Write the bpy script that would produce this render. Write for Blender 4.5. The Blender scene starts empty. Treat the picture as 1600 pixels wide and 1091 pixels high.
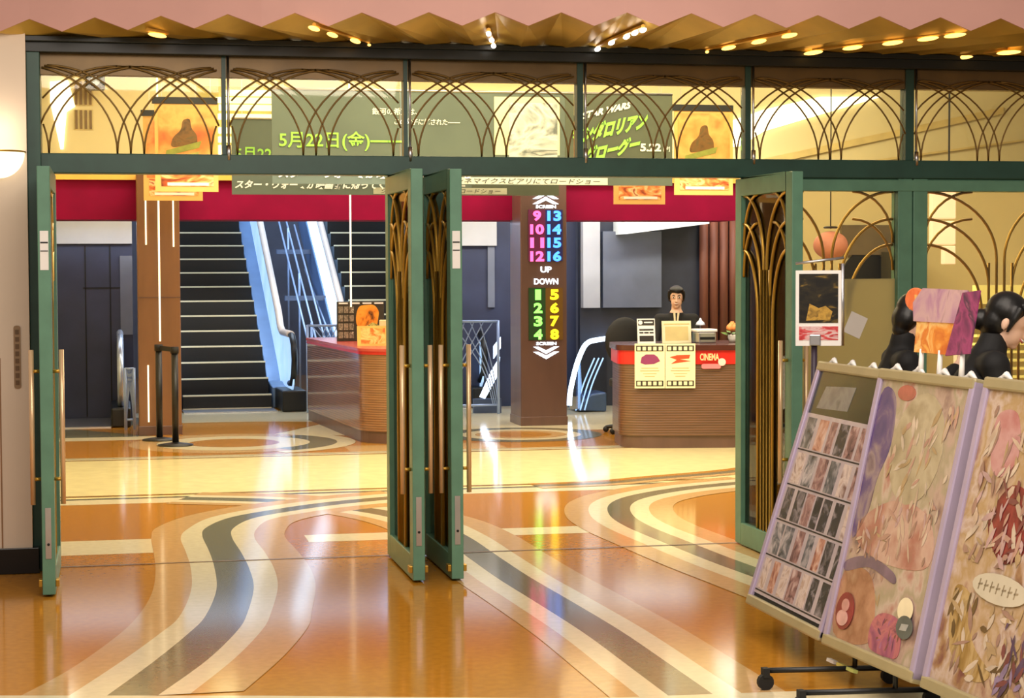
import bpy, bmesh, math, random
from mathutils import Vector, Matrix
random.seed(7)
SC = bpy.context.scene
COL = SC.collection

# ---------------------------------------------------------------- camera
cam_d = bpy.data.cameras.new('camera'); cam = bpy.data.objects.new('camera', cam_d); COL.objects.link(cam)
cam_d.sensor_width = 36.0; cam_d.sensor_fit = 'HORIZONTAL'; cam_d.lens = 2921.2 / 1600 * 36
yaw, pitch, roll = 0.2078, 0.0432, -0.0040
F = Vector((math.sin(yaw) * math.cos(pitch), math.cos(yaw) * math.cos(pitch), -math.sin(pitch)))
R0 = Vector((math.cos(yaw), -math.sin(yaw), 0)); U0 = R0.cross(F)
RR = R0 * math.cos(roll) + U0 * math.sin(roll); UU = U0 * math.cos(roll) - R0 * math.sin(roll)
cam.matrix_world = Matrix(((RR.x, UU.x, -F.x, -0.78), (RR.y, UU.y, -F.y, -10.2856), (RR.z, UU.z, -F.z, 1.6), (0, 0, 0, 1)))
cam_d.clip_end = 200
SC.camera = cam

# ---------------------------------------------------------------- world, lamps, exposure
w = bpy.data.worlds.new('world'); SC.world = w; w.use_nodes = True
w.node_tree.nodes['Background'].inputs[0].default_value = (1.0, 0.85, 0.72, 1)
w.node_tree.nodes['Background'].inputs[1].default_value = 0.22
def area(name, loc, size, power, col, rot=(0, 0, 0)):
    l = bpy.data.lights.new(name, 'AREA'); l.shape = 'RECTANGLE'; l.size, l.size_y = size
    l.energy = power; l.color = col
    o = bpy.data.objects.new(name, l); o.location = loc; o.rotation_euler = rot; COL.objects.link(o)
    return o
area('lobby_ceiling_light', (2.2, 3.2, 3.85), (5.5, 4.0), 330, (1.0, 0.89, 0.66))
area('lobby_rear_ceiling_light', (2.4, 7.4, 3.85), (6.5, 1.8), 130, (1.0, 0.90, 0.70))
area('escalator_hall_light', (1.6, 13.6, 5.6), (5.0, 4.0), 300, (0.62, 0.78, 1.0))
area('hall_side_light', (5.0, 9.6, 3.4), (3.0, 0.8), 45, (0.72, 0.82, 1.0))
area('mall_ceiling_light', (0.2, -5.2, 4.6), (5.0, 3.5), 185, (1.0, 0.88, 0.76))
area('mall_front_light', (0.3, -9.0, 4.2), (4.0, 2.0), 185, (1.0, 0.86, 0.74), (math.radians(48), 0, math.radians(-8)))
area('upper_wall_fill', (3.4, 8.0, 3.9), (9.0, 0.5), 250, (1.0, 0.94, 0.78), (math.radians(62), 0, 0))  # added fill, no real fitting: brightens the cream upper wall
area('banner_fill', (2.2, 3.6, 3.8), (6.0, 0.5), 45, (1.0, 0.96, 0.86), (math.radians(62), 0, 0))  # added fill that lifts the banner fronts, not a lamp of the lobby
area('rear_cool_fill', (2.0, 9.7, 2.08), (7.0, 0.7), 26, (0.64, 0.77, 1.0))  # added cool fill under the fascia to turn the back walls bluish
area('right_lobby_light', (7.0, 3.6, 3.8), (4.0, 3.0), 95, (1.0, 0.93, 0.74))
VS = SC.view_settings
VS.view_transform = 'Standard'; VS.look = 'None'; VS.gamma = 1.0; VS.use_curve_mapping = False
VS.exposure = 0.35
SC.display_settings.display_device = 'sRGB'
try:
    SC.cycles.max_bounces = 8; SC.cycles.transparent_max_bounces = 24; SC.cycles.sample_clamp_indirect = 10
    SC.cycles.caustics_reflective = False; SC.cycles.caustics_refractive = False
except Exception: pass

# ---------------------------------------------------------------- materials
def lin(c):
    out = []
    for v in c[:3]:
        v = v / 255.0
        out.append(v / 12.92 if v <= 0.04045 else ((v + 0.055) / 1.055) ** 2.4)
    return (*out, 1.0)
def M(name, c, rough=0.5, metal=0.0, emit=0.0, var=0.12, scale=6.0, spec=0.5, coat=0.0, stretch=(1, 1, 1), bump=0.0, ior=1.5):
    m = bpy.data.materials.new(name); m.use_nodes = True
    nt = m.node_tree; b = nt.nodes['Principled BSDF']
    col = lin(c)
    b.inputs['Roughness'].default_value = rough; b.inputs['Metallic'].default_value = metal
    b.inputs['Specular IOR Level'].default_value = spec; b.inputs['IOR'].default_value = ior
    b.inputs['Coat Weight'].default_value = coat; b.inputs['Coat Roughness'].default_value = 0.08
    tc = nt.nodes.new('ShaderNodeTexCoord'); mp = nt.nodes.new('ShaderNodeMapping')
    mp.inputs['Scale'].default_value = stretch
    nt.links.new(tc.outputs['Object'], mp.inputs['Vector'])
    n = nt.nodes.new('ShaderNodeTexNoise'); n.inputs['Scale'].default_value = scale; n.inputs['Detail'].default_value = 4
    nt.links.new(mp.outputs['Vector'], n.inputs['Vector'])
    r = nt.nodes.new('ShaderNodeValToRGB')
    r.color_ramp.elements[0].position = 0.3; r.color_ramp.elements[1].position = 0.7
    r.color_ramp.elements[0].color = tuple(v * (1 - var) for v in col[:3]) + (1,)
    r.color_ramp.elements[1].color = tuple(min(1, v * (1 + var)) for v in col[:3]) + (1,)
    nt.links.new(n.outputs['Fac'], r.inputs['Fac'])
    nt.links.new(r.outputs['Color'], b.inputs['Base Color'])
    if emit:
        nt.links.new(r.outputs['Color'], b.inputs['Emission Color']); b.inputs['Emission Strength'].default_value = emit
    if bump:
        bp = nt.nodes.new('ShaderNodeBump'); bp.inputs['Strength'].default_value = bump; bp.inputs['Distance'].default_value = 0.01
        nt.links.new(n.outputs['Fac'], bp.inputs['Height']); nt.links.new(bp.outputs['Normal'], b.inputs['Normal'])
    return m
def MSLAT(name, c, pitch_m, rough=0.35, dark=0.55, axis='Z', coat=0.3):
    """fine horizontal battens: bands across the height"""
    m = M(name, c, rough, var=0.14, scale=4, coat=coat, stretch=(1, 1, 8))
    nt = m.node_tree; b = nt.nodes['Principled BSDF']
    tc = nt.nodes.new('ShaderNodeTexCoord'); wv = nt.nodes.new('ShaderNodeTexWave')
    wv.bands_direction = axis; wv.wave_profile = 'SIN'; wv.inputs['Scale'].default_value = 0.314 / pitch_m
    wv.inputs['Distortion'].default_value = 0.0
    nt.links.new(tc.outputs['Object'], wv.inputs['Vector'])
    rp = nt.nodes.new('ShaderNodeValToRGB'); rp.color_ramp.elements[0].position = 0.1; rp.color_ramp.elements[1].position = 0.45
    rp.color_ramp.elements[0].color = (dark, dark, dark, 1); rp.color_ramp.elements[1].color = (1, 1, 1, 1)
    nt.links.new(wv.outputs['Fac'], rp.inputs['Fac'])
    mx = nt.nodes.new('ShaderNodeMix'); mx.data_type = 'RGBA'; mx.blend_type = 'MULTIPLY'; mx.inputs[0].default_value = 1.0
    src = b.inputs['Base Color'].links[0].from_socket
    nt.links.new(src, mx.inputs[6]); nt.links.new(rp.outputs['Color'], mx.inputs[7]); nt.links.new(mx.outputs[2], b.inputs['Base Color'])
    bp = nt.nodes.new('ShaderNodeBump'); bp.inputs['Strength'].default_value = 0.5; bp.inputs['Distance'].default_value = 0.006
    nt.links.new(wv.outputs['Fac'], bp.inputs['Height']); nt.links.new(bp.outputs['Normal'], b.inputs['Normal'])
    return m
def MART(name, cols, scale, rough=0.35, distort=1.5, emit=0.0, stretch=(1, 1, 1), detail=5.0, spec=0.5):
    """printed artwork: many blended inks following a warped noise"""
    m = bpy.data.materials.new(name); m.use_nodes = True
    nt = m.node_tree; b = nt.nodes['Principled BSDF']
    tc = nt.nodes.new('ShaderNodeTexCoord'); mp = nt.nodes.new('ShaderNodeMapping'); mp.inputs['Scale'].default_value = stretch
    mp.inputs['Rotation'].default_value = (0.3, 0.5, 0.2)
    nt.links.new(tc.outputs['Object'], mp.inputs['Vector'])
    n = nt.nodes.new('ShaderNodeTexNoise'); n.inputs['Scale'].default_value = scale; n.inputs['Detail'].default_value = detail
    n.inputs['Distortion'].default_value = distort
    nt.links.new(mp.outputs['Vector'], n.inputs['Vector'])
    r = nt.nodes.new('ShaderNodeValToRGB'); cr = r.color_ramp
    k = len(cols)
    for i, c in enumerate(cols):
        pos = 0.28 + 0.44 * i / max(1, k - 1)
        e = cr.elements[i] if i < 2 else cr.elements.new(pos)
        e.position = pos; e.color = lin(c)
    nt.links.new(n.outputs['Fac'], r.inputs['Fac']); nt.links.new(r.outputs['Color'], b.inputs['Base Color'])
    b.inputs['Roughness'].default_value = rough; b.inputs['Specular IOR Level'].default_value = spec
    if emit:
        nt.links.new(r.outputs['Color'], b.inputs['Emission Color']); b.inputs['Emission Strength'].default_value = emit
    return m
def MGLASS(name, tint=(235, 235, 225), refl=1.0):
    m = bpy.data.materials.new(name); m.use_nodes = True
    nt = m.node_tree; nt.nodes.remove(nt.nodes['Principled BSDF'])
    t = nt.nodes.new('ShaderNodeBsdfTransparent'); t.inputs[0].default_value = lin(tint)
    g = nt.nodes.new('ShaderNodeBsdfGlossy'); g.inputs['Roughness'].default_value = 0.02
    fr = nt.nodes.new('ShaderNodeFresnel'); fr.inputs['IOR'].default_value = 1.45
    mm = nt.nodes.new('ShaderNodeMath'); mm.operation = 'MULTIPLY'; mm.inputs[1].default_value = refl
    mx = nt.nodes.new('ShaderNodeMixShader')
    nt.links.new(fr.outputs[0], mm.inputs[0]); nt.links.new(mm.outputs[0], mx.inputs[0])
    nt.links.new(t.outputs[0], mx.inputs[1]); nt.links.new(g.outputs[0], mx.inputs[2])
    nt.links.new(mx.outputs[0], nt.nodes['Material Output'].inputs[0])
    return m
FR = 0.10
FL_ORANGE = M('stone_ochre', (182, 124, 40), FR, var=0.10, scale=25, spec=0.3)
FL_LIGHT = M('stone_apricot', (198, 160, 106), FR, var=0.08, scale=25, spec=0.3)
FL_CREAM = M('stone_cream', (220, 208, 172), FR, var=0.06, scale=25, spec=0.3)
FL_YELLOW = M('stone_pale_yellow', (234, 220, 164), FR, var=0.06, scale=8, spec=0.3)
FL_GREY = M('stone_grey', (116, 112, 88), FR, var=0.12, scale=30, spec=0.3)
FL_BROWN = M('stone_tan_line', (150, 112, 50), FR, var=0.1, scale=30, spec=0.3)
GREEN = M('green_paint', (90, 134, 112), 0.38, var=0.10, scale=9, spec=0.5)
GREEN_D = M('dark_green_paint', (36, 72, 62), 0.4, var=0.12, scale=9)
BLACK = M('black_paint', (14, 15, 16), 0.4, var=0.2)
BLACKM = M('matt_black', (16, 16, 17), 0.7, var=0.2)
BRASS = M('brass', (186, 146, 56), 0.34, 0.65, var=0.12)
BRASS_D = M('aged_brass', (126, 98, 46), 0.45, 0.4, var=0.12)
COPPER = M('copper_bar', (226, 190, 148), 0.25, 0.4, var=0.06)
SILVER = M('brushed_steel', (200, 200, 205), 0.3, 1.0, var=0.06)
LILAC = M('lilac_aluminium', (184, 170, 200), 0.35, 0.35, var=0.05)
TANRAIL = M('champagne_aluminium', (176, 164, 128), 0.4, 0.4, var=0.08)
WHITE = M('white_enamel', (232, 230, 228), 0.4, var=0.04)
BRONZE = M('bronze_panel', (112, 88, 48), 0.35, 0.3, var=0.18, scale=5)
GOLD = M('gold_foil_panel', (196, 160, 72), 0.35, 0.25, var=0.2, scale=3)
PINK = M('salmon_plaster', (206, 158, 150), 0.6, var=0.05, scale=2)
BEIGE = M('beige_wall_panel', (224, 206, 186), 0.55, var=0.03, scale=2)
CREAMW = M('cream_wall', (222, 208, 160), 0.7, var=0.04, scale=2)
NAVY = M('navy_panel', (48, 56, 84), 0.45, var=0.2, scale=3)
NAVY2 = M('blue_grey_panel', (102, 110, 130), 0.5, var=0.12, scale=3)
GREYP = M('pale_grey_panel', (176, 180, 190), 0.6, var=0.06, scale=3)
RED = M('crimson_fascia', (122, 0, 46), 0.75, var=0.12, scale=3, spec=0.15)
GOLDT = M('gold_moulding', (222, 168, 74), 0.4, 0.2, var=0.06)
WOOD = M('brown_wood', (122, 84, 54), 0.4, var=0.16, scale=5, stretch=(1, 1, 0.2), coat=0.2)
WOOD_D = M('dark_wood', (92, 66, 58), 0.4, var=0.16, scale=5, stretch=(1, 1, 0.2), coat=0.2)
REDWOOD = M('red_brown_curtain', (108, 60, 42), 0.6, var=0.2, scale=6, stretch=(4, 4, 0.3))
GLASS = MGLASS('clear_glass', (244, 241, 228))
GLASSB = MGLASS('blue_glass', (176, 206, 236), 0.8)
def MFROST(name, c):
    m = bpy.data.materials.new(name); m.use_nodes = True; nt = m.node_tree
    b = nt.nodes['Principled BSDF']; b.inputs['Base Color'].default_value = lin(c); b.inputs['Roughness'].default_value = 0.35
    tr = nt.nodes.new('ShaderNodeBsdfTranslucent'); tr.inputs[0].default_value = lin(c); mx = nt.nodes.new('ShaderNodeMixShader'); mx.inputs[0].default_value = 0.55
    n = nt.nodes.new('ShaderNodeTexNoise'); n.inputs['Scale'].default_value = 3.0; r = nt.nodes.new('ShaderNodeValToRGB')
    r.color_ramp.elements[0].color = tuple(v * 0.9 for v in lin(c)[:3]) + (1,); r.color_ramp.elements[1].color = lin(c)
    nt.links.new(n.outputs['Fac'], r.inputs['Fac']); nt.links.new(r.outputs['Color'], tr.inputs[0]); nt.links.new(r.outputs['Color'], b.inputs['Base Color'])
    nt.links.new(b.outputs[0], mx.inputs[1]); nt.links.new(tr.outputs[0], mx.inputs[2]); nt.links.new(mx.outputs[0], nt.nodes['Material Output'].inputs[0])
    return m
FROST = MFROST('frosted_film', (192, 184, 142))
LEDW = M('led_white', (206, 228, 255), 0.4, emit=3.2, var=0.02)
LEDB = M('lit_balustrade_glass', (168, 204, 250), 0.35, emit=0.75, var=0.18, scale=2.5)
BULB_W = M('white_bulb', (255, 244, 232), 0.3, emit=5.0, var=0.01)
BULB_A = M('amber_bulb', (255, 190, 90), 0.3, emit=3.0, var=0.02)

# ---------------------------------------------------------------- mesh builder
class MB:
    def __init__(s): s.v = []; s.f = []; s.m = []
    def add(s, vs, fs, m=0):
        o = len(s.v); s.v += [tuple(p) for p in vs]
        for f in fs: s.f.append(tuple(i + o for i in f)); s.m.append(m)
        return s
    def box(s, x0, x1, y0, y1, z0, z1, m=0):
        return s.add([(x0, y0, z0), (x1, y0, z0), (x1, y1, z0), (x0, y1, z0), (x0, y0, z1), (x1, y0, z1), (x1, y1, z1), (x0, y1, z1)],
                     [(3, 2, 1, 0), (4, 5, 6, 7), (0, 1, 5, 4), (1, 2, 6, 5), (2, 3, 7, 6), (3, 0, 4, 7)], m)
    def obox(s, o, ax, ay, az, m=0):
        """box from corner o with edge vectors"""
        o, ax, ay, az = Vector(o), Vector(ax), Vector(ay), Vector(az)
        return s.add([o, o + ax, o + ax + ay, o + ay, o + az, o + ax + az, o + ax + ay + az, o + ay + az],
                     [(3, 2, 1, 0), (4, 5, 6, 7), (0, 1, 5, 4), (1, 2, 6, 5), (2, 3, 7, 6), (3, 0, 4, 7)], m)
    def prism(s, pts, z0, z1, m=0, mt=None, mbot=None):
        n = len(pts)
        vs = [(p[0], p[1], z0) for p in pts] + [(p[0], p[1], z1) for p in pts]
        s.add(vs, [(i, (i + 1) % n, n + (i + 1) % n, n + i) for i in range(n)], m)
        s.add(vs, [tuple(range(n, 2 * n))], m if mt is None else mt)
        s.add(vs, [tuple(range(n - 1, -1, -1))], m if mbot is None else mbot)
        return s
    def slab(s, pts, o, u, v, nrm, t, m=0):
        """2d outline in frame (u, v) at o, thickened along nrm by t"""
        o, u, v, nrm = Vector(o), Vector(u), Vector(v), Vector(nrm)
        n = len(pts); a = [o + u * p[0] + v * p[1] for p in pts]; b = [q + nrm * t for q in a]
        return s.add(a + b, [tuple(range(n - 1, -1, -1)), tuple(range(n, 2 * n))] + [(i, (i + 1) % n, n + (i + 1) % n, n + i) for i in range(n)], m)
    def tube(s, path, r, n=8, m=0, caps=True):
        P = [Vector(p) for p in path]; k = len(P)
        rs = r if isinstance(r, (list, tuple)) else [r] * k
        T = []
        for i in range(k):
            a = P[max(0, i - 1)]; b = P[min(k - 1, i + 1)]; T.append((b - a).normalized())
        up = Vector((0, 0, 1)) if abs(T[0].z) < 0.9 else Vector((1, 0, 0))
        nrm = (up - T[0] * up.dot(T[0])).normalized()
        vs = []
        for i in range(k):
            nrm = (nrm - T[i] * nrm.dot(T[i]))
            if nrm.length < 1e-6: nrm = T[i].orthogonal()
            nrm.normalize(); bn = T[i].cross(nrm)
            for j in range(n):
                a = 2 * math.pi * j / n; vs.append(P[i] + (nrm * math.cos(a) + bn * math.sin(a)) * rs[i])
        fs = [(i * n + j, i * n + (j + 1) % n, (i + 1) * n + (j + 1) % n, (i + 1) * n + j) for i in range(k - 1) for j in range(n)]
        if caps: fs += [tuple(range(n - 1, -1, -1)), tuple(range((k - 1) * n, k * n))]
        return s.add(vs, fs, m)
    def lathe(s, prof, c=(0, 0, 0), n=20, m=0):
        k = len(prof)
        vs = [(c[0] + r * math.cos(2 * math.pi * j / n), c[1] + r * math.sin(2 * math.pi * j / n), c[2] + z) for r, z in prof for j in range(n)]
        fs = [(i * n + j, i * n + (j + 1) % n, (i + 1) * n + (j + 1) % n, (i + 1) * n + j) for i in range(k - 1) for j in range(n)]
        fs += [tuple(range(n - 1, -1, -1)), tuple(range((k - 1) * n, k * n))]
        return s.add(vs, fs, m)
    def ball(s, c, r, n=12, k=8, m=0, rot=None):
        r = r if isinstance(r, (list, tuple)) else (r, r, r); vs = []
        for i in range(k + 1):
            t = math.pi * i / k
            for j in range(n):
                a = 2 * math.pi * j / n
                p = Vector((r[0] * math.sin(t) * math.cos(a), r[1] * math.sin(t) * math.sin(a), r[2] * math.cos(t)))
                if rot: p = rot @ p
                vs.append(p + Vector(c))
        fs = [(i * n + j, (i + 1) * n + j, (i + 1) * n + (j + 1) % n, i * n + (j + 1) % n) for i in range(k) for j in range(n)]
        return s.add(vs, fs, m)
    def ribbon(s, A, B, z, m=0):
        n = len(A)
        vs = [(p[0], p[1], z) for p in A] + [(p[0], p[1], z) for p in B]
        return s.add(vs, [(i, n + i, n + i + 1, i + 1) for i in range(n - 1)], m)
    def build(s, name, mats, parent=None, bevel=0.0, smooth=False):
        me = bpy.data.meshes.new(name); me.from_pydata(s.v, [], s.f)
        mats = mats if isinstance(mats, (list, tuple)) else [mats]
        for q in mats: me.materials.append(q)
        if len(mats) > 1: me.polygons.foreach_set('material_index', s.m)
        bm = bmesh.new(); bm.from_mesh(me); bmesh.ops.remove_doubles(bm, verts=bm.verts, dist=1e-5)
        bmesh.ops.recalc_face_normals(bm, faces=bm.faces); bm.to_mesh(me); bm.free()
        me.update()
        o = bpy.data.objects.new(name, me); COL.objects.link(o)
        if parent: o.parent = parent; o.matrix_parent_inverse = parent.matrix_world.inverted() if False else Matrix.Translation(-parent.location)
        if smooth:
            for p in me.polygons: p.use_smooth = True
        if bevel:
            b = o.modifiers.new('bevel', 'BEVEL'); b.width = bevel; b.segments = 2; b.limit_method = 'ANGLE'; b.angle_limit = math.radians(40)
        return o
def tag(o, label=None, cat=None, group=None, kind=None):
    if label: o['label'] = label
    if cat: o['category'] = cat
    if group: o['group'] = group
    if kind: o['kind'] = kind
    return o
def thing(name, loc, label, cat, group=None, kind=None):
    o = bpy.data.objects.new(name, None); o.location = loc; o.empty_display_size = 0.1; COL.objects.link(o)
    return tag(o, label, cat, group, kind)
def cat_rom(P, k=8):
    P = [Vector(p) for p in P]; out = []
    for i in range(len(P) - 1):
        a = P[max(0, i - 1)]; b = P[i]; c = P[i + 1]; d = P[min(len(P) - 1, i + 2)]
        for j in range(k):
            t = j / k
            out.append(0.5 * ((2 * b) + (c - a) * t + (2 * a - 5 * b + 4 * c - d) * t * t + (3 * b - a - 3 * c + d) * t ** 3))
    out.append(P[-1]); return out
def text(name, s, mat, o, width, height, u=(1, 0, 0), v=(0, 0, 1), parent=None, bold=0.02, shear=0.0, depth=0.004, align='CENTER'):
    """lettering as a mesh: fitted into width x height, centred (or left) at o, in the frame (u, v)"""
    c = bpy.data.curves.new(name, 'FONT'); c.body = s; c.size = 1.0; c.offset = bold; c.shear = shear; c.extrude = 0.0
    c.resolution_u = 3; c.space_line = 0.9
    t = bpy.data.objects.new(name, c); COL.objects.link(t)
    dg = bpy.context.evaluated_depsgraph_get(); me = bpy.data.meshes.new_from_object(t.evaluated_get(dg))
    bpy.data.objects.remove(t); bpy.data.curves.remove(c)
    if not me.vertices: return None
    xs = [q.co.x for q in me.vertices]; ys = [q.co.y for q in me.vertices]
    x0, x1, y0, y1 = min(xs), max(xs), min(ys), max(ys)
    u = Vector(u).normalized(); v = Vector(v).normalized(); n = u.cross(v)
    sx = width / max(1e-6, x1 - x0); sy = height / max(1e-6, y1 - y0)
    cx = (x0 + x1) / 2 if align == 'CENTER' else x0; cy = (y0 + y1) / 2
    for q in me.vertices:
        q.co = Vector(o) + u * ((q.co.x - cx) * sx) + v * ((q.co.y - cy) * sy) + n * depth
    me.materials.clear(); me.materials.append(mat); me.name = name
    ob = bpy.data.objects.new(name, me); COL.objects.link(ob)
    if parent: ob.parent = parent; ob.matrix_parent_inverse = Matrix.Translation(-parent.location)
    return ob
def S(o, kind='structure', label=None, cat=None):
    return tag(o, label, cat, None, kind)

# ================================================================ SETTING
# ---- floor with inlaid stone pattern: one mesh, thin inlays
fb = MB()
FM = [FL_ORANGE, FL_LIGHT, FL_CREAM, FL_GREY, FL_YELLOW, FL_BROWN, M('stone_seam', (96, 66, 30), 0.3)]
def layer(i): return 0.0005 * i
fb.add([(-6, -12, 0), (13, -12, 0), (13, 20, 0), (-6, 20, 0)], [(0, 1, 2, 3)], 0)
def flat(pts, i, m): fb.add([(p[0], p[1], layer(i)) for p in pts], [tuple(range(len(pts)))], m)
def strip(x0, x1, y0, y1, i, m): flat([(x0, y0), (x1, y0), (x1, y1), (x0, y1)], i, m)
# cross bands parallel to the doorway
strip(-1.55, 11, 3.05, 5.72, 1, 4)
strip(-1.55, 11, 5.72, 5.95, 1, 2); strip(-1.55, 11, 5.70, 5.76, 2, 5); strip(-1.55, 11, 5.86, 5.89, 2, 3)
strip(-1.55, 11, 2.98, 3.06, 2, 3); strip(-1.55, 11, 3.14, 3.22, 2, 5); strip(-1.55, 11, 2.72, 2.98, 1, 2)
strip(-1.23, 0.05, 0.42, 0.98, 1, 2); strip(0.3, 2.3, 0.62, 0.92, 1, 2)
strip(-1.4, 11, -0.012, 0.012, 9, 6)
flat([(-8, -12), (13, -12), (13, -4.5), (0.9, -3.62), (-0.25, -3.31), (-1.45, -3.03), (-8, -1.6)], 9, 2)
strip(-1.55, 11, 7.6, 10.9, 1, 2)
strip(-1.55, 0.2, 5.95, 7.55, 2, 0); strip(-2.4, -0.25, 7.95, 10.3, 2, 3)  # grey strip at back left: the navy wall's reflection painted into the floor
def band(edges, cols, i, k=8):
    C_ = [cat_rom([(p[0], p[1], 0) for p in e], k) for e in edges]
    n = min(len(c) for c in C_)
    for j, c in enumerate(cols): fb.ribbon(C_[j][:n], C_[j + 1][:n], layer(i), c)
L_edges = [
 [(-1.20, -3.2), (-0.99, -2.67), (-0.80, -2.0), (-0.70, -1.5), (-0.63, -0.9), (-0.60, -0.2), (-0.60, 0.5), (-0.60, 1.05), (-0.56, 1.45), (-0.36, 1.95), (-0.03, 2.36), (0.45, 2.72), (1.05, 3.02)],
 [(-1.00, -3.2), (-0.80, -2.6), (-0.62, -2.0), (-0.52, -1.6), (-0.44, -0.9), (-0.415, -0.2), (-0.42, 0.4), (-0.43, 0.95), (-0.38, 1.32), (-0.22, 1.83), (0.08, 2.22), (0.52, 2.58), (1.10, 2.86)],
 [(-0.85, -3.2), (-0.66, -2.6), (-0.49, -2.0), (-0.40, -1.6), (-0.315, -0.9), (-0.29, -0.2), (-0.29, 0.4), (-0.30, 1.02), (-0.26, 1.38), (-0.10, 1.80), (0.18, 2.12), (0.60, 2.46), (1.15, 2.72)],
 [(-0.65, -3.2), (-0.44, -2.6), (-0.28, -2.0), (-0.21, -1.6), (-0.13, -0.9), (-0.11, -0.3), (-0.115, 0.3), (-0.13, 0.90), (-0.10, 1.30), (0.04, 1.72), (0.28, 2.00), (0.68, 2.32), (1.22, 2.58)],
 [(-0.53, -3.2), (-0.33, -2.6), (-0.17, -2.0), (-0.10, -1.6), (-0.01, -0.9), (0.02, -0.3), (0.015, 0.3), (-0.00, 0.85), (0.04, 1.25), (0.15, 1.65), (0.38, 1.92), (0.74, 2.20), (1.28, 2.44)],
 [(-0.33, -3.2), (-0.13, -2.6), (0.03, -2.0), (0.09, -1.6), (0.18, -0.9), (0.21, -0.3), (0.20, 0.3), (0.18, 0.80), (0.21, 1.15), (0.30, 1.52), (0.50, 1.80), (0.84, 2.06), (1.36, 2.28)]]
band(L_edges, [1, 2, 3, 2, 1], 5)
dx = [-0.31, -0.20, -0.09, 0.08, 0.19, 0.36]
D_c = [(1.305, -3.75), (1.30, -3.2), (1.29, -2.4), (1.25, -1.6), (1.21, -0.9), (1.19, -0.2), (1.17, 0.6), (1.10, 1.25), (0.92, 1.80), (0.62, 2.28), (0.22, 2.66), (-0.35, 2.92)]
def offs(c, d):
    out = []
    for i, p in enumerate(c):
        a = c[max(0, i - 1)]; b = c[min(len(c) - 1, i + 1)]; t = Vector((b[0] - a[0], b[1] - a[1])).normalized()
        out.append((p[0] + t.y * d, p[1] - t.x * d))
    return out
band([offs(D_c, d) for d in dx], [1, 2, 3, 2, 1], 4)
R_c = [(2.66, -4.2), (2.62, -3.2), (2.58, -2.2), (2.50, -1.3), (2.43, -0.6), (2.385, 0.1), (2.35, 0.8), (2.39, 1.35), (2.54, 1.9), (2.80, 2.30), (3.25, 2.66), (3.9, 2.95)]
band([offs(R_c, d) for d in (-0.36, -0.2, -0.075, 0.075, 0.2, 0.36)], [1, 2, 3, 2, 1], 5)
# curves that leave the cross band on the right
A_c = [(2.2, 3.05), (2.75, 3.12), (3.2, 3.32), (3.9, 3.62), (4.6, 4.1)]
band([offs(A_c, d) for d in (-0.16, -0.06, 0.06, 0.16)], [0, 3, 1], 6)
# ring inlays in front of the escalators and the columns
def ring(cx, cy, r0, r1, i, m, a0=0, a1=360, n=40):
    A = []; B = []
    for j in range(n + 1):
        a = math.radians(a0 + (a1 - a0) * j / n)
        A.append((cx + r0 * math.cos(a), cy + r0 * math.sin(a))); B.append((cx + r1 * math.cos(a), cy + r1 * math.sin(a)))
    fb.ribbon(A, B, layer(i), m)
cx, cy = 0.25, 7.05
ring(cx, cy, 0.95, 2.4, 3, 0, 62, 128); ring(cx, cy, 0.0, 0.42, 3, 0); ring(cx, cy, 0.42, 0.70, 3, 2); ring(cx, cy, 0.70, 0.95, 3, 1, 45, 300); ring(cx, cy, 0.70, 0.95, 4, 3, -60, 45); ring(cx, cy, 0.95, 1.12, 3, 2, -70, 62)
cx, cy = 3.0, 7.25
ring(cx, cy, 0.0, 0.30, 3, 0); ring(cx, cy, 0.30, 0.44, 3, 1); ring(cx, cy, 0.44, 0.58, 3, 2); ring(cx, cy, 0.58, 0.78, 3, 3)
strip(1.2, 2.6, 5.95, 6.5, 2, 1)
floor = fb.build('floor', FM)
S(floor, label='polished stone floor with curving ochre, cream and grey inlay bands', cat='floor')

# ---- left wall in front of the entrance
b = MB(); b.box(-4.0, -1.235, -0.16, 0.25, 0.137, 4.0)
wl = b.build('wall_left', BEIGE); S(wl, label='beige panelled wall left of the green doors', cat='wall')
g = MB()
g.box(-1.392, -1.384, -0.163, -0.16, 0.14, 1.14); g.build('panel_joint', M('joint_brown', (150, 112, 78), 0.6), wl)
b = MB(); b.box(-4.0, -1.20, -0.175, 0.25, 0.0, 0.137)
S(b.build('baseboard_left', M('black_granite', (10, 10, 11), 0.25, var=0.3, scale=30), bevel=0.004), label='black granite plinth under the beige wall', cat='baseboard')
# lobby shell
b = MB(); b.box(-1.75, -1.6, 0.25, 10.3, 0, 3.95)
S(b.build('wall_lobby_left', CREAMW), label='cream side wall of the lobby', cat='wall')
b = MB(); b.box(-3.0, 12, 10.5, 10.65, 2.57, 3.95)
S(b.build('wall_upper', CREAMW), label='cream upper wall above the crimson fascia', cat='wall')
b = MB(); b.box(-3.0, 12, 0.25, 10.65, 3.95, 4.1)
S(b.build('ceiling', CREAMW), label='cream lobby ceiling', cat='ceiling')
b = MB(); b.box(-2.5, -0.62, 10.3, 10.42, 0, 1.88); 
wn = b.build('wall_back_left', NAVY); S(wn, label='dark navy panelled wall at the back left of the lobby', cat='wall')
b = MB(); b.box(-2.5, -0.62, 10.26, 10.42, 1.88, 2.16); b.build('lintel', GREYP, wn)
b = MB()
for x in (-1.12, -0.86): b.box(x, x + 0.012, 10.292, 10.30, 0.02, 1.86)
b.box(-1.14, -0.66, 10.292, 10.30, 1.40, 1.412); b.build('panel_joint', BLACKM, wn)
b = MB(); b.box(-0.75, -0.62, 10.28, 10.30, 0.9, 1.75); b.build('pale_panel', NAVY2, wn)
b = MB(); b.box(-3, 13, 18.0, 18.15, 0, 6.2)
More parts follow.
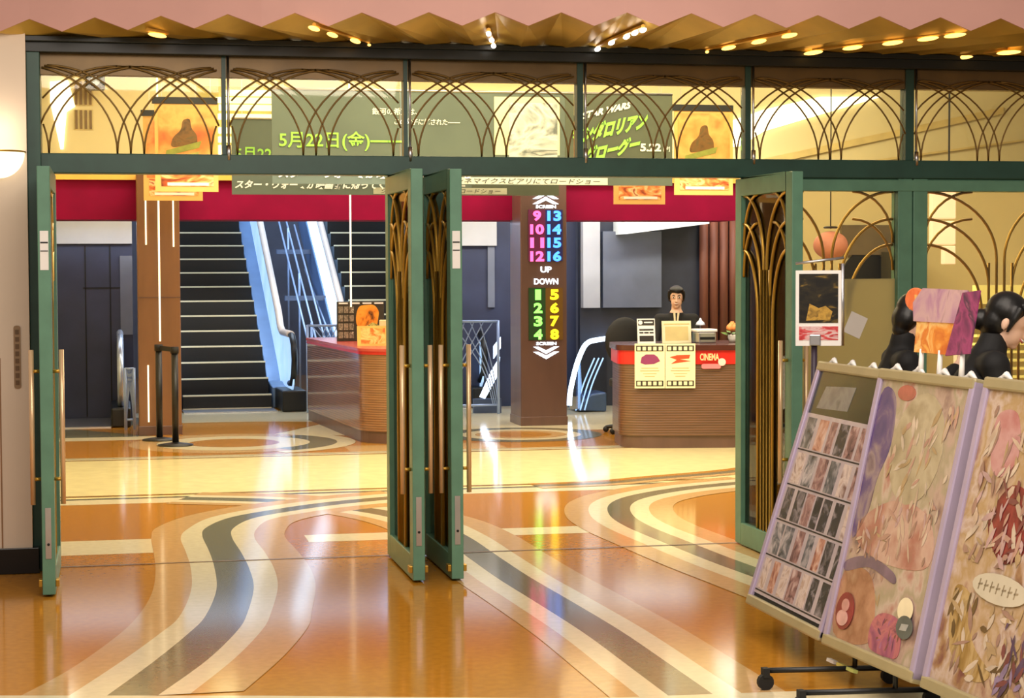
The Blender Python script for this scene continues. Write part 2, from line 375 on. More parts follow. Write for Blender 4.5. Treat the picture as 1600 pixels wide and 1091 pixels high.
S(b.build('wall_back', NAVY2), label='blue grey far wall behind the escalators', cat='wall')
# grey and white screens behind the counters
b = MB(); b.box(3.05, 4.45, 10.9, 11.0, 0, 2.3, 0); wb = b.build('wall_back_centre', NAVY); S(wb, label='dark purple wall behind the sign column', cat='wall')
b = MB(); b.box(3.05, 3.50, 10.84, 10.9, 1.86, 2.2); b.build('pale_panel', GREYP, wb)
b = MB(); b.box(3.40, 3.48, 10.87, 10.9, 1.15, 1.86); b.build('pale_strip', NAVY2, wb)
b = MB(); b.box(4.45, 7.6, 10.7, 10.8, 0, 2.3)
wr = b.build('wall_back_right', M('dark_blue_wall', (42, 47, 62), 0.5, var=0.15)); S(wr, label='dark blue wall behind the staffed counter', cat='wall')
b = MB(); b.box(4.46, 4.66, 10.58, 10.7, 1.14, 2.16); b.build('white_upright', GREYP, wr)
b = MB(); b.box(4.70, 5.40, 10.60, 10.7, 1.14, 2.02); b.build('grey_screen', NAVY2, wr)
b = MB(); b.add([(4.85, 10.2, 1.98), (5.85, 10.2, 2.10), (5.85, 10.7, 2.10), (4.85, 10.7, 1.98), (4.85, 10.2, 2.16), (5.85, 10.2, 2.16), (5.85, 10.7, 2.16), (4.85, 10.7, 2.16)],
    [(3, 2, 1, 0), (4, 5, 6, 7), (0, 1, 5, 4), (1, 2, 6, 5), (2, 3, 7, 6), (3, 0, 4, 7)])
b.build('light_cove', M('cove_white', (226, 234, 236), 0.5, emit=0.15, var=0.02), wr)
b = MB()
for i in range(9):
    x = 5.92 + i * 0.12; b.tube([(x, 10.62, 0.7), (x, 10.62, 2.2)], 0.055, 10)
b.build('curtain', REDWOOD, wr, smooth=True)

# ---- crimson fascia with gold moulding
b = MB(); b.box(-1.6, 5.65, 8.6, 9.3, 2.095, 2.485)
t = b.build('trim_1', RED); S(t, label='crimson fascia band over the back of the lobby', cat='fascia')
b = MB(); b.box(-1.6, 5.65, 8.56, 9.3, 2.485, 2.57); b.build('gold_moulding', GOLDT, t)

# ---- entrance frame
ZB0, ZB1, ZBR, ZH, ZHT = 2.113, 2.220, 2.637, 2.747, 2.82
b = MB(); b.box(-1.235, 6.2, -0.06, 0.06, ZB0, ZB1)
S(b.build('trim_2', GREEN_D, bevel=0.006), label='green transom bar over the open doors', cat='door frame')
b = MB(); b.box(-1.6, 6.2, -0.10, 0.25, ZH, ZHT); b.box(-1.6, 6.2, -0.13, 0.0, ZHT - 0.02, ZHT + 0.01)
S(b.build('trim_3', M('black_head', (18, 24, 20), 0.4), bevel=0.004), label='black head beam under the gold canopy', cat='beam')
b = MB(); b.box(-1.22, 6.2, -0.03, 0.05, ZBR, ZH)
S(b.build('trim_4', BRONZE), label='bronze panel strip along the top of the transom windows', cat='trim')
b = MB(); b.box(-1.235, -1.165, -0.10, 0.12, 0, ZH); b.box(-1.165, -1.15, -0.03, 0.10, 0, ZB0)
S(b.build('trim_5', GREEN_D, bevel=0.004), label='dark green door jamb beside the beige wall', cat='door frame')
b = MB(); b.box(0.755, 0.855, -0.05, 0.05, 0, ZB0)
S(b.build('trim_6', GREEN, bevel=0.004), label='green post between the two doorways', cat='door frame')
b = MB(); b.box(2.775, 2.865, -0.05, 0.05, 0, ZB0)
S(b.build('trim_7', GREEN, bevel=0.004), label='green post where the right door hangs', cat='door frame')
b = MB(); b.box(3.685, 3.773, -0.05, 0.05, 0, ZB0); b.box(3.781, 3.87, -0.05, 0.05, 0, ZB0); b.box(3.77, 3.785, -0.03, 0.05, 0, ZB0)
S(b.build('trim_8', GREEN, bevel=0.004), label='thick green double post between the side windows', cat='door frame')
b = MB(); b.box(2.865, 6.2, -0.055, 0.055, 2.04, 2.105); b.box(2.865, 6.2, -0.04, 0.05, 2.105, ZB0)
S(b.build('trim_9', GREEN, bevel=0.003), label='green head rail over the side windows', cat='door frame')
b = MB(); b.box(2.865, 6.2, -0.05, 0.05, 0, 0.12)
S(b.build('trim_10', GREEN, bevel=0.003), label='green bottom rail under the side windows', cat='door frame')
MX = [-1.195 + 0.9908 * i for i in range(7)]
for i, x in enumerate(MX[1:], 11):
    b = MB(); hw = 0.026 if x > 3.5 else 0.017 if x > 1 else 0.011
    b.box(x - hw, x + hw, -0.04, 0.04, ZB1, ZH)
    o = b.build('trim_%d' % i, GREEN_D); S(o, label='slim dark mullion between transom windows', cat='mullion')
    b = MB(); xx = x + hw + 0.012
    b.tube([(xx, -0.05, ZB1 - 0.03), (xx, -0.05, ZB1 + 0.05)], 0.013, 10); b.tube([(xx, -0.045, ZB1 + 0.05), (xx, -0.045, ZH)], 0.007, 8)
    b.build('steel_rod', SILVER, o, smooth=True)
# transom windows with interlaced brass arcs
def arcs(mb, xc, z0, y, H, W, sgn, r, xlim):
    pts = []
    for k in range(15):
        t = math.pi / 2 * k / 14
        x = xc + sgn * W * (1 - math.cos(t)); z = z0 + H * math.sin(t)
        if xlim[0] <= x <= xlim[1]: pts.append((x, y, z))
    if len(pts) > 2: mb.tube(pts, r, 6)
for i in range(6):
    x0, x1 = MX[i] + 0.026, MX[i + 1] - 0.026
    xc = (MX[i] + MX[i + 1]) / 2
    t = thing('window_%d' % (i + 1), (xc, 0, ZB1), 'clear transom window with interlaced brass arcs above the doors', 'window', kind='structure')
    b = MB(); b.box(x0, x1, -0.004, 0.004, ZB1, ZBR); b.build('pane', GLASS, t)
    b = MB()
    for base in (MX[i], xc, MX[i + 1]):
        for o in (-0.07, 0.0, 0.07):
            for sg in (-1, 1): arcs(b, base + o, ZB1, -0.042, 0.465, 0.50, sg, 0.0052, (x0, x1))
    b.build('lattice', BRASS_D, t, smooth=True)
# side windows
def deco_lattice(mb, xa, xb, zlo, ztop, y, r):
    """bundle of uprights in the middle; pairs of arcs leave it at three heights"""
    xc = (xa + xb) / 2; hw = (xb - xa) / 2
    for o in (-0.075, -0.025, 0.025, 0.075): mb.tube([(xc + o, y, zlo), (xc + o, y, ztop - 0.42)], r, 6)
    for lev, o in ((0.0, 0.025), (-0.16, 0.075), (-0.31, 0.12)):
        for sg in (-1, 1):
            pts = []
            x_s = xc + sg * o; w_ = hw - o - 0.005; zs = ztop + lev - 0.40
            for k in range(13):
                t_ = math.pi / 2 * k / 12
                pts.append((x_s + sg * w_ * (1 - math.cos(t_)), y, zs + 0.40 * math.sin(t_)))
            mb.tube([(x_s, y, zlo)] + pts, r, 6)
            # reverse arcs that cross it
    for lev in (0.0, -0.16):
        for sg in (-1, 1):
            pts = []
            for k in range(9):
                t_ = math.pi / 2 * k / 8
                pts.append((xc + sg * (hw - 0.004) - sg * (hw * 0.62) * (1 - math.cos(t_)), y, ztop + lev - 0.30 + 0.30 * math.sin(t_)))
            mb.tube(pts, r * 0.9, 6)
for n_, (xa, xb, frost) in enumerate(((2.865, 3.685, True), (3.87, 4.86, False), (4.90, 6.1, False)), 7):
    t = thing('window_%d' % n_, ((xa + xb) / 2, 0, 0.12), 'glazed side window with brass lattice' + (' and frosted lower half' if frost else ' beside the entrance'), 'window', kind='structure')
    b = MB(); b.box(xa, xb, -0.004, 0.004, 1.53 if frost else 0.12, 2.04); b.build('pane', GLASS, t)
    if frost: b = MB(); b.box(xa, xb, -0.006, 0.006, 0.12, 1.53); b.build('frosted_pane', FROST, t)
    b = MB(); xs = xa
    deco_lattice(b, xa, xb, 1.53 if frost else 0.12, 2.04, 0.014, 0.009)
    b.build('lattice', BRASS, t, smooth=True)

# ---- door leaves, standing open towards the viewer
def door(n, xh, label, tape=False):
    t = thing('door_%d' % n, (xh, 0, 0), label, 'door', kind='structure')
    th, Wd = 0.031, 0.93
    b = MB()
    y0, y1 = -Wd, -0.005
    b.box(xh - th, xh + th, y0, y0 + 0.10, 0.012, 2.105); b.box(xh - th, xh + th, y1 - 0.10, y1, 0.012, 2.105)
    b.box(xh - th, xh + th, y0 + 0.10, y1 - 0.10, 2.005, 2.105); b.box(xh - th, xh + th, y0 + 0.10, y1 - 0.10, 0.012, 0.135)
    b.build('leaf_frame', GREEN, t, bevel=0.004)
    b = MB(); b.box(xh - 0.004, xh + 0.004, y0 + 0.10, y1 - 0.10, 0.135, 2.005); b.build('pane', GLASS, t)
    # lattice in the leaf plane: built flat in x and swung round to y
    for sd in (-0.014, 0.014):
        q = MB(); deco_lattice(q, -0.365, 0.365, 0.135, 2.005, 0, 0.009)
        q.v = [(xh + sd, (y0 + y1) / 2 + p[0], p[2]) for p in [(v[0], v[1], v[2]) for v in q.v]] if False else [(xh + sd + v[1], (y0 + y1) / 2 + v[0], v[2]) for v in q.v]
        q.build('lattice', BRASS, t, smooth=True)
    for sg in (-1, 1):
        hx = xh + sg * 0.072
        b = MB(); b.tube([(hx, -0.87, 0.45), (hx, -0.87, 1.21)], 0.0125, 12)
        h = b.build('handle', COPPER, t, smooth=True)
        b = MB()
        for z in (0.575, 1.105): b.tube([(xh + sg * th, -0.87, z), (hx, -0.87, z)], 0.009, 8)
        b.build('standoff', BRASS, h, smooth=True)
        b = MB(); b.box(xh + sg * th, xh + sg * (th + 0.018), y0 + 0.01, y0 + 0.07, 0.05, 0.085); b.build('bottom_clip', BRASS, t, bevel=0.003)
    b = MB(); b.box(xh - 0.014, xh + 0.014, y0 - 0.003, y0 + 0.01, 0.19, 0.44); b.build('lock_plate', SILVER, t)
    b = MB(); b.tube([(xh, y0 - 0.006, 0.26), (xh, y0 + 0.01, 0.26)], 0.007, 10); b.build('keyhole', BLACK, t)
    if tape:
        b = MB(); b.box(xh - 0.02, xh + 0.02, y0 - 0.003, y0 + 0.01, 1.60, 1.79); b.build('white_label', WHITE, t)
        b = MB(); b.box(xh - 0.018, xh + 0.018, y0 - 0.005, y0, 1.73, 1.737); b.box(xh - 0.018, xh + 0.018, y0 - 0.005, y0, 1.69, 1.695); b.build('label_print', BLACK, t)
    return t
door(1, -1.125, 'green framed glass door standing open edge on by the beige wall', True)
door(2, 0.705, 'green framed glass door open at the centre, left of the pair', False)
door(3, 0.905, 'green framed glass door open at the centre, right of the pair', True)
door(4, 2.735, 'green framed glass door open on the right behind the poster stands', False)

# ---- gold pleated canopy with salmon zigzag valance
fx = [-2.6, -1.2, 0.0, 0.9, 1.85, 2.87, 3.9, 5.2, 6.6]; fy = [0.15, -0.26, -0.70, -0.90, -1.05, -1.13, -1.18, -1.2, -1.2]
def front_y(x):
    for i in range(len(fx) - 1):
        if x <= fx[i + 1]:
            t = (x - fx[i]) / (fx[i + 1] - fx[i]); return fy[i] + (fy[i + 1] - fy[i]) * t
    return fy[-1]
CX, CY = 1.86, 2.4
b = MB(); zc = 2.862; nfold = 58; step = 0.1655
xs = [-1.372 + step * i for i in range(-6, 46)]
front, back = [], []
for i, x in enumerate(xs):
    y = front_y(x); z = zc + (0.034 if i % 2 else -0.034)
    front.append(Vector((x, y, z)))
    d = Vector((CX - x, CY - y)); k = (-0.04 - y) / d.y if d.y else 0
    back.append(Vector((x + d.x * k, min(-0.04, y + d.y * k) if y < -0.06 else y + 0.06, 2.828 + (0.008 if i % 2 else -0.006))))
n = len(xs)
b.add(front + back, [(i, i + 1, n + i + 1, n + i) for i in range(n - 1)])
top = [p + Vector((0, 0, 0.06)) for p in front] + [p + Vector((0, 0, 0.06)) for p in back]
b.add(top, [(i, n + i, n + i + 1, i + 1) for i in range(n - 1)])
cn = b.build('canopy', GOLD); tag(cn, 'gold pleated canopy over the entrance with salmon zigzag front', 'canopy', kind='structure')
b = MB(); v = [p + Vector((0, -0.012, 0)) for p in front] + [Vector((p.x, p.y - 0.012, 3.6)) for p in front]
v2 = [p + Vector((0, 0.012, 0)) for p in front] + [Vector((p.x, p.y + 0.012, 3.6)) for p in front]
b.add(v, [(i, i + 1, n + i + 1, n + i) for i in range(n - 1)]); b.add(v2, [(i, n + i, n + i + 1, i + 1) for i in range(n - 1)])
b.add(v + v2, [(i, 2 * n + i, 2 * n + i + 1, i + 1) for i in range(n - 1)])
b.build('valance', PINK, cn)
rows = [
 ('r1', BULB_A, [(0.21, -0.77), (0.33, -0.53), (0.48, -0.29), (0.60, -0.08)], 'short row of amber and white canopy bulbs above the left doorway'),
 ('r2', BULB_W, [(1.12, -0.72), (1.19, -0.45), (1.25, -0.2)], 'row of three white canopy bulbs just right of the centre doors'),
 ('r3', BULB_W, [(1.85, -0.15), (1.85, -0.45), (1.86, -0.72), (1.86, -0.88), (1.87, -1.0)], 'long row of white canopy bulbs above the green title sign'),
 ('r4', BULB_A, [(2.48, -0.08), (2.55, -0.34), (2.62, -0.64), (2.69, -0.92)], 'row of four amber canopy bulbs over the right door'),
 ('r5', BULB_A, [(3.10, -0.20), (3.23, -0.46), (3.36, -0.71), (3.47, -0.92), (3.55, -1.08)], 'row of five amber canopy bulbs over the side windows'),
 ('r6', BULB_A, [(4.04, -0.12), (4.20, -0.40)], 'pair of amber canopy bulbs at the far right end'),
 ('r0', BULB_A, [(-0.56, -0.36)], 'single amber canopy bulb above the far left doors')]
for nm, mt, pts, lb in rows:
    t = thing('bulb_strip', (pts[0][0], pts[0][1], 2.83), lb, 'light', 'bulb strips under the canopy')
    b = MB(); d = (Vector((CX, CY)) - Vector(pts[0])).normalized()
    a, c = Vector(pts[0]), Vector(pts[-1])
    if len(pts) == 1: a, c = a - d * 0.08, c + d * 0.08
    b.tube([(a.x, a.y, 2.835), (c.x, c.y, 2.835)], 0.012, 6); b.build('rail', GOLDT, t)
    for p in pts:
        b = MB(); ang = math.atan2(d.y, d.x); rot = Matrix.Rotation(ang, 3, 'Z')
        b.ball((p[0], p[1], 2.815), (0.075 if mt is BULB_A else 0.05, 0.014, 0.012), 10, 6, rot=rot); b.build('bulb', mt, t, smooth=True)

# ================================================================ LOBBY: columns and the lit screen sign
def column(name, x0, x1, y0, y1, z1, mat, lab):
    b = MB(); b.box(x0, x1, y0, y1, 0.0, z1); c = b.build(name, mat, bevel=0.012)
    S(c, label=lab, cat='column')
    b = MB(); b.box(x0 - 0.006, x1 + 0.006, y0 - 0.006, y1 + 0.006, 0, 0.09); b.build('column_base', WOOD_D, c, bevel=0.004)
    return c
c1 = column('column', -0.59, -0.185, 8.05, 8.55, 2.55, WOOD, 'brown wood column left of the escalators with thin pale strips')
STRIP = M('pale_emissive', (255, 240, 205), 0.4, emit=1.2, var=0.02)  # pale emissive colour shared by the thin column strips and the rods
for x, za, zb in ((-0.505, 1.84, 2.30), (-0.245, 1.82, 2.30), (-0.50, 0.13, 0.68)):
    b = MB(); b.box(x - 0.007, x + 0.007, 8.036, 8.05, za, zb); b.build('thin_strip', STRIP, c1)
b = MB(); b.box(-0.59, -0.185, 8.045, 8.052, 1.328, 1.336); b.build('seam', WOOD_D, c1)
b = MB(); b.tube([(-0.395, 7.5, 0.93), (-0.395, 7.5, 3.95)], 0.0085, 8)
tag(b.build('hanging_rod', STRIP, smooth=True), 'thin white rod hanging down to the belt post beside the wood column', 'rod')
b = MB(); b.tube([(1.505, 8.35, 1.22), (1.505, 8.35, 3.95)], 0.009, 8)
tag(b.build('hanging_rod', STRIP, smooth=True), 'thin white rod hanging in front of the right escalator steps', 'rod')
c2 = column('column', 3.21, 3.69, 8.2, 8.72, 2.55, WOOD_D, 'dark brown column carrying the lit screen number sign')
sg = thing('screen_sign', (3.47, 8.195, 0.6), 'lit column sign with coloured screen numbers and white arrows', 'sign')
NEON = lambda n, c, e=2.2: M(n, c, 0.4, emit=e, var=0.02)
N_PINK, N_BLUE, N_GREEN, N_YEL, N_WHT = NEON('neon_pink', (255, 84, 150), 1.8), NEON('neon_blue', (60, 130, 255), 2.2), NEON('neon_green', (120, 240, 90), 1.8), NEON('neon_yellow', (255, 220, 30), 1.8), NEON('neon_white', (225, 240, 255), 2.2)
PANEL_B = M('dark_blue_backing', (26, 30, 86), 0.4, emit=0.1); PANEL_P = M('dark_magenta_backing', (92, 22, 66), 0.4, emit=0.1)
PANEL_G = M('dark_green_backing', (24, 58, 22), 0.4, emit=0.2); PANEL_Y = M('dark_amber_backing', (96, 66, 12), 0.4, emit=0.2)
for (xa, xb, za, zb, mt) in ((3.29, 3.465, 1.67, 2.19, PANEL_P), (3.465, 3.645, 1.67, 2.19, PANEL_B), (3.29, 3.465, 0.87, 1.40, PANEL_G), (3.465, 3.645, 0.87, 1.40, PANEL_Y)):
    b = MB(); b.box(xa, xb, 8.187, 8.2, za, zb); b.build('backing_panel', mt, sg)
for x, mt, rows_ in ((3.378, N_PINK, '9 10 11 12'), (3.556, N_BLUE, '13 14 15 16')):
    for k, s in enumerate(rows_.split()):
        text('number', s, mt, (x, 8.185, 2.128 - k * 0.136), 0.085 if len(s) == 1 else 0.145, 0.105, parent=sg, bold=0.045)
for x, mt, rows_ in ((3.385, N_GREEN, '1 2 3 4'), (3.556, N_YEL, '5 6 7 8')):
    for k, s in enumerate(rows_.split()):
        text('number', s, mt, (x, 8.185, 1.33 - k * 0.134), 0.06 if s == '1' else 0.09, 0.105, parent=sg, bold=0.045)
for s, z, wd, h in (('SCREEN', 2.22, 0.21, 0.032), ('UP', 1.585, 0.115, 0.06), ('DOWN', 1.465, 0.25, 0.06), ('SCREEN', 0.835, 0.21, 0.032)):
    text('lettering', s, N_WHT, (3.47, 8.185, z), wd, h, parent=sg, bold=0.03)
def chevron(z, up):
    b = MB(); q = 1 if up else -1; w_ = 0.135
    b.slab([(-w_, -0.038 * q), (-w_ + 0.055, -0.038 * q), (0, 0.0 * q), (w_ - 0.055, -0.038 * q), (w_, -0.038 * q), (0.0, 0.036 * q)], (3.47, 8.195, z), (1, 0, 0), (0, 0, 1), (0, -1, 0), 0.008)
    return b
for z in (2.285, 2.337): chevron(z, True).build('arrow', N_WHT, sg)
for z in (0.765, 0.713): chevron(z, False).build('arrow', N_WHT, sg)

# ================================================================ ESCALATORS
RUN, RISE = 0.30, 0.174
TREAD = M('black_step', (7, 8, 12), 0.5, var=0.3, scale=20); NOSE = M('step_nosing', (214, 206, 176), 0.5, emit=0.12, var=0.05)
RUBBER = M('beige_handrail', (214, 200, 190), 0.35, var=0.05); CHROME = M('chrome', (190, 204, 226), 0.25, 0.6, var=0.1)
SKIRT = M('blue_steel_skirt', (116, 146, 188), 0.3, 0.3, var=0.15, scale=2)
LEDB2 = M('bright_balustrade_glass', (200, 226, 255), 0.35, emit=1.7, var=0.2, scale=2.5)
def balustrade(root, x, ln=18, name='balustrade', sx=1, lit=LEDB, rail=RUBBER):
    """one side of an escalator in local coordinates: y forward from the newel, x across"""
    sl = RISE / RUN; hh = 0.86
    def top(y): return hh if y < 1.1 else hh + (y - 1.1) * sl * (1 if y > 1.5 else (y - 1.1) / 0.4)
    ys = [0.30 + 0.25 * i for i in range(4)] + [1.1 + 0.2 * i for i in range(3)] + [1.5 + 0.8 * i for i in range(1, 8)]
    loop = [(0.42, 0.30), (0.20, 0.31), (0.06, 0.42), (0.0, 0.58), (0.06, 0.75), (0.20, 0.845)]
    b = MB(); b.tube([(x, a, z) for a, z in loop] + [(x, 0.4, 0.86)], 0.036, 10); b.build('newel_handrail', BLACK, root, smooth=True)
    b = MB(); b.tube([(x, y, top(y)) for y in ys], 0.042, 10); b.build('handrail', rail, root, smooth=True)
    b = MB(); out = [(x, 0.10, 0.30)] + [(x, 0.05, 0.45), (x, 0.04, 0.6), (x, 0.10, 0.74), (x, 0.26, 0.82)] + [(x, y, top(y) - 0.03) for y in ys]
    low = [(x, ys[-1], top(ys[-1]) - 0.72)] + [(x, y, max(0.16, top(y) - 0.72)) for y in reversed(ys[:-1])]
    poly = out + low
    b.slab([(p[1], p[2]) for p in poly], (x - 0.008, 0, 0), (0, 1, 0), (0, 0, 1), (1, 0, 0), 0.016); b.build('glass_panel', lit, root)
    b = MB(); sk = [(0.7, 0.0), (0.7, 0.24), (0.9, 0.25)] + [(y, max(0.28, top(y) - 0.66)) for y in ys[4:]] + [(ys[-1], top(ys[-1]) - 1.15)] + [(y, max(0.0, top(y) - 1.15)) for y in reversed(ys[5:-1])]
    b.slab(sk, (x - (0.03 if sx > 0 else 0.17), 0, 0), (0, 1, 0), (0, 0, 1), (1, 0, 0), 0.20); b.build('skirt', SKIRT, root, bevel=0.01)
    b = MB(); b.box(x - 0.14, x + 0.14, 0.02, 0.8, 0, 0.24); b.build('newel_base', BLACK, root, bevel=0.02)
def escalator_up(x, y, label, lits):
    t = thing('escalator', (0, 0, 0), label, 'escalator', 'escalators going up')
    for k in range(17):
        b = MB(); y0 = 0.55 + RUN * k; z0 = RISE * k
        b.box(0.0, 1.0, y0, y0 + RUN + 0.02, z0 - 0.30 if k > 1 else 0.0, z0 + RISE - 0.018 if k else RISE * 0.9)
        s = b.build('step', TREAD, t)
        b = MB(); b.box(0.0, 1.0, y0 - 0.006, y0 + 0.03, z0 + RISE - 0.018 if k else RISE * 0.9, z0 + RISE if k else RISE); b.build('nosing', NOSE, s)
    b = MB(); b.box(-0.02, 1.02, 0.1, 0.55, 0.0, 0.012); b.build('comb_plate', SILVER, t)
    b = MB(); b.box(0.0, 1.0, 0.535, 0.55, 0.0, 0.022); b.build('comb_edge', NOSE, t)
    for xx, q in ((-0.2, 1), (1.2, -1)): balustrade(t, xx, sx=q, lit=lits[q < 0])
    for ch in t.children: pass
    t.location = (x, y, 0); t.rotation_euler = (0, 0, math.radians(1.9))
    return t
escalator_up(-0.05, 10.62, 'black stepped up escalator left of the pair, right of the wood column', (LEDB, LEDB))
escalator_up(2.12, 10.62, 'black stepped up escalator right of the pair, behind the small counter', (LEDB2, LEDB))
def escalator_down(x, y, rz, label, lit, rail):
    """a descending flight: only its newel end stands above the floor"""
    t = thing('escalator', (0, 0, 0), label, 'escalator', 'escalators going down')
    for xx in (0.0, 1.1):
        loop = [(0.55, 0.20), (0.24, 0.22), (0.06, 0.36), (0.0, 0.55), (0.08, 0.73), (0.26, 0.86), (0.55, 0.92), (1.0, 0.92), (1.5, 0.72), (2.2, 0.32)]
        C = cat_rom([(xx, a, z) for a, z in loop], 4)
        b = MB(); b.tube(C, 0.035, 10); b.build('handrail', rail, t, smooth=True)
        b = MB(); b.slab([(p.y, p.z) for p in C[4:]] + [(2.2, 0.05), (0.3, 0.05)], (xx - 0.008, 0, 0), (0, 1, 0), (0, 0, 1), (1, 0, 0), 0.016); b.build('glass_panel', lit, t)
        b = MB(); b.box(xx - 0.1, xx + 0.1, 0.02, 1.2, 0, 0.2); b.build('newel_base', BLACK, t, bevel=0.02)
    b = MB(); b.box(0.1, 1.0, 0.05, 1.2, 0.0, 0.012); b.build('comb_plate', SILVER, t)
    t.location = (x, y, 0); t.rotation_euler = (0, 0, rz)
    return t
escalator_down(-1.86, 9.0, 0.0, 'dim escalator newel by the navy wall behind the left door', GLASSB, CHROME)
def arc_lit(name, pts, r, mat, parent):
    b = MB(); b.tube(cat_rom(pts, 6), r, 8); return b.build(name, mat, parent, smooth=True)
def lit_escalator(x0, y0, wd, label, flip=1):
    t = thing('escalator', (x0, y0, 0), label, 'escalator', 'escalators with glowing handrails')
    pts = [(x0, y0, 0.10), (x0 + 0.015 * flip, y0 + 0.02, 0.25), (x0 + 0.10 * flip, y0 + 0.12, 0.50), (x0 + 0.20 * flip, y0 + 0.24, 0.68), (x0 + 0.30 * flip, y0 + 0.40, 0.76), (x0 + 0.46 * flip, y0 + 0.7, 0.78), (x0 + 0.8 * flip, y0 + 1.3, 0.78)]
    arc_lit('lit_handrail', pts, 0.028, LEDW, t)
    C = cat_rom(pts, 4)
    b = MB(); b.add([tuple(p) for p in C] + [(p.x, p.y, 0.05) for p in C], [(i, i + 1, len(C) + i + 1, len(C) + i) for i in range(len(C) - 1)]); 
    b.add([(p.x, p.y + 0.014, p.z) for p in C] + [(p.x, p.y + 0.014, 0.05) for p in C], [(i, len(C) + i, len(C) + i + 1, i + 1) for i in range(len(C) - 1)])
    b.build('glass_panel', GLASSB, t)
    for k in range(3):
        o = 0.05 * k
        arc_lit('tracery', [(x0 + (0.12 + o) * flip, y0 + 0.2, 0.03), (x0 + (0.22 + o) * flip, y0 + 0.24, 0.32), (x0 + (0.36 + o) * flip, y0 + 0.3, 0.60)], 0.008, M('blue_white_rod', (150, 190, 240), 0.3, emit=0.8), t)
    pm = [(x0 + 0.16 * flip, y0 + 0.30, 0.02), (x0 + 0.20 * flip, y0 + 0.3, 0.10), (x0 + 0.32 * flip, y0 + 0.3, 0.20), (x0 + 0.5 * flip, y0 + 0.3, 0.22)]
    b = MB(); b.slab([(p[0], p[2]) for p in pm] + [(x0 + 0.5 * flip, 0.0)], (0, y0 + 0.3, 0), (1, 0, 0), (0, 0, 1), (0, 1, 0), 0.5); b.build('newel_base', M('blue_steel', (70, 92, 130), 0.3, 0.4), t, bevel=0.02)
    return t
lit_escalator(4.03, 9.5, 0.5, 'escalator end with glowing white handrail between the sign column and the staffed counter')
# curved guard rails
RODW = M('white_rod', (150, 168, 200), 0.3, 0.3, emit=0.05, var=0.05)
def guard_rail(x0, x1, y, h, label, fan=6):
    t = thing('guard_rail', ((x0 + x1) / 2, y, 0), label, 'railing', 'curved white guard rails')
    for x in (x0, x1):
        b = MB(); b.tube([(x, y, 0), (x, y, h)], 0.016, 8); b.build('post', RODW, t, smooth=True)
    b = MB(); b.tube([(x0, y, h - 0.01), (x1, y, h - 0.01)], 0.014, 8); b.build('top_rail', RODW, t, smooth=True)
    b = MB(); b.tube([(x0, y, 0.10), (x1, y, 0.10)], 0.012, 8); b.build('bottom_rail', RODW, t, smooth=True)
    for k in range(fan):
        f = k / (fan - 1)
        for a, c in ((x0, 1), (x1, -1)):
            p = [(a + c * (x1 - x0) * 0.10 * f, y, 0.10), (a + c * (x1 - x0) * (0.12 + 0.2 * f), y, 0.10 + 0.45 * (h - 0.1)), (a + c * (x1 - x0) * (0.35 + 0.55 * f), y, h - 0.02)]
            b = MB(); b.tube(cat_rom(p, 5), 0.006, 6); b.build('tracery', RODW, t, smooth=True)
    return t
guard_rail(1.28, 1.86, 10.5, 0.98, 'white fan patterned guard rail between the two up escalators')
guard_rail(2.72, 3.30, 9.8, 1.03, 'white crossing curve guard rail left of the sign column', 4)
guard_rail(-0.715, -0.63, 8.75, 0.62, 'small pale blue guard rail beside the wood column', 4)
gl = thing('glow_panel', (3.27, 9.9, 0.1), 'blue white lit glass panel low beside the sign column', 'lamp')
b = MB(); b.slab([(0, 0), (0.16, 0.28), (0.17, 0.46), (0.07, 0.30), (-0.06, 0.02)], (3.18, 9.95, 0.16), (1, 0, 0), (0, 0, 1), (0, 1, 0), 0.02); b.build('glass', LEDW, gl)
b = MB(); b.slab([(0, 0), (0.08, 0.12), (0.08, 0.24), (0.0, 0.14)], (3.28, 9.95, 0.60), (1, 0, 0), (0, 0, 1), (0, 1, 0), 0.02); b.build('glass', LEDW, gl)
b = MB(); b.box(3.05, 3.36, 9.93, 10.0, 0, 0.16); b.build('base', M('steel_blue_base', (70, 84, 112), 0.4), gl)
t = thing('stair_rail', (1.5, 11.2, 0), 'thin white sloping rails between the two up escalators', 'railing')
for k, (xa, xb, zb) in enumerate(((1.50, 1.36, 2.30), (1.58, 1.46, 2.30), (1.66, 1.58, 2.2), (1.74, 1.72, 1.6))):
    b = MB(); b.tube([(xa, 11.2, 0.15 + 0.1 * k), (xb, 15.2, zb)], 0.012, 6); b.build('rail', RODW, t, smooth=True)
for k in range(4):
    b = MB(); b.tube([(1.5 - 0.03 * k + 0.05, 11.2 + k * 1.2, 0.0), (1.5 - 0.03 * k + 0.05, 11.2 + k * 1.2, 0.35 + 0.6 * k)], 0.014, 6); b.build('post', RODW, t, smooth=True)
# stuff seen between the escalators
b = MB()
for k in range(3): b.box(1.3, 2.3, 13.5 + k * 1.2, 13.6 + k * 1.2, 1.2 + k * 0.6, 1.26 + k * 0.6)
tag(b.build('cross_beam', NAVY2), 'grey stepped beams between the two up escalators', 'beam', kind='structure')

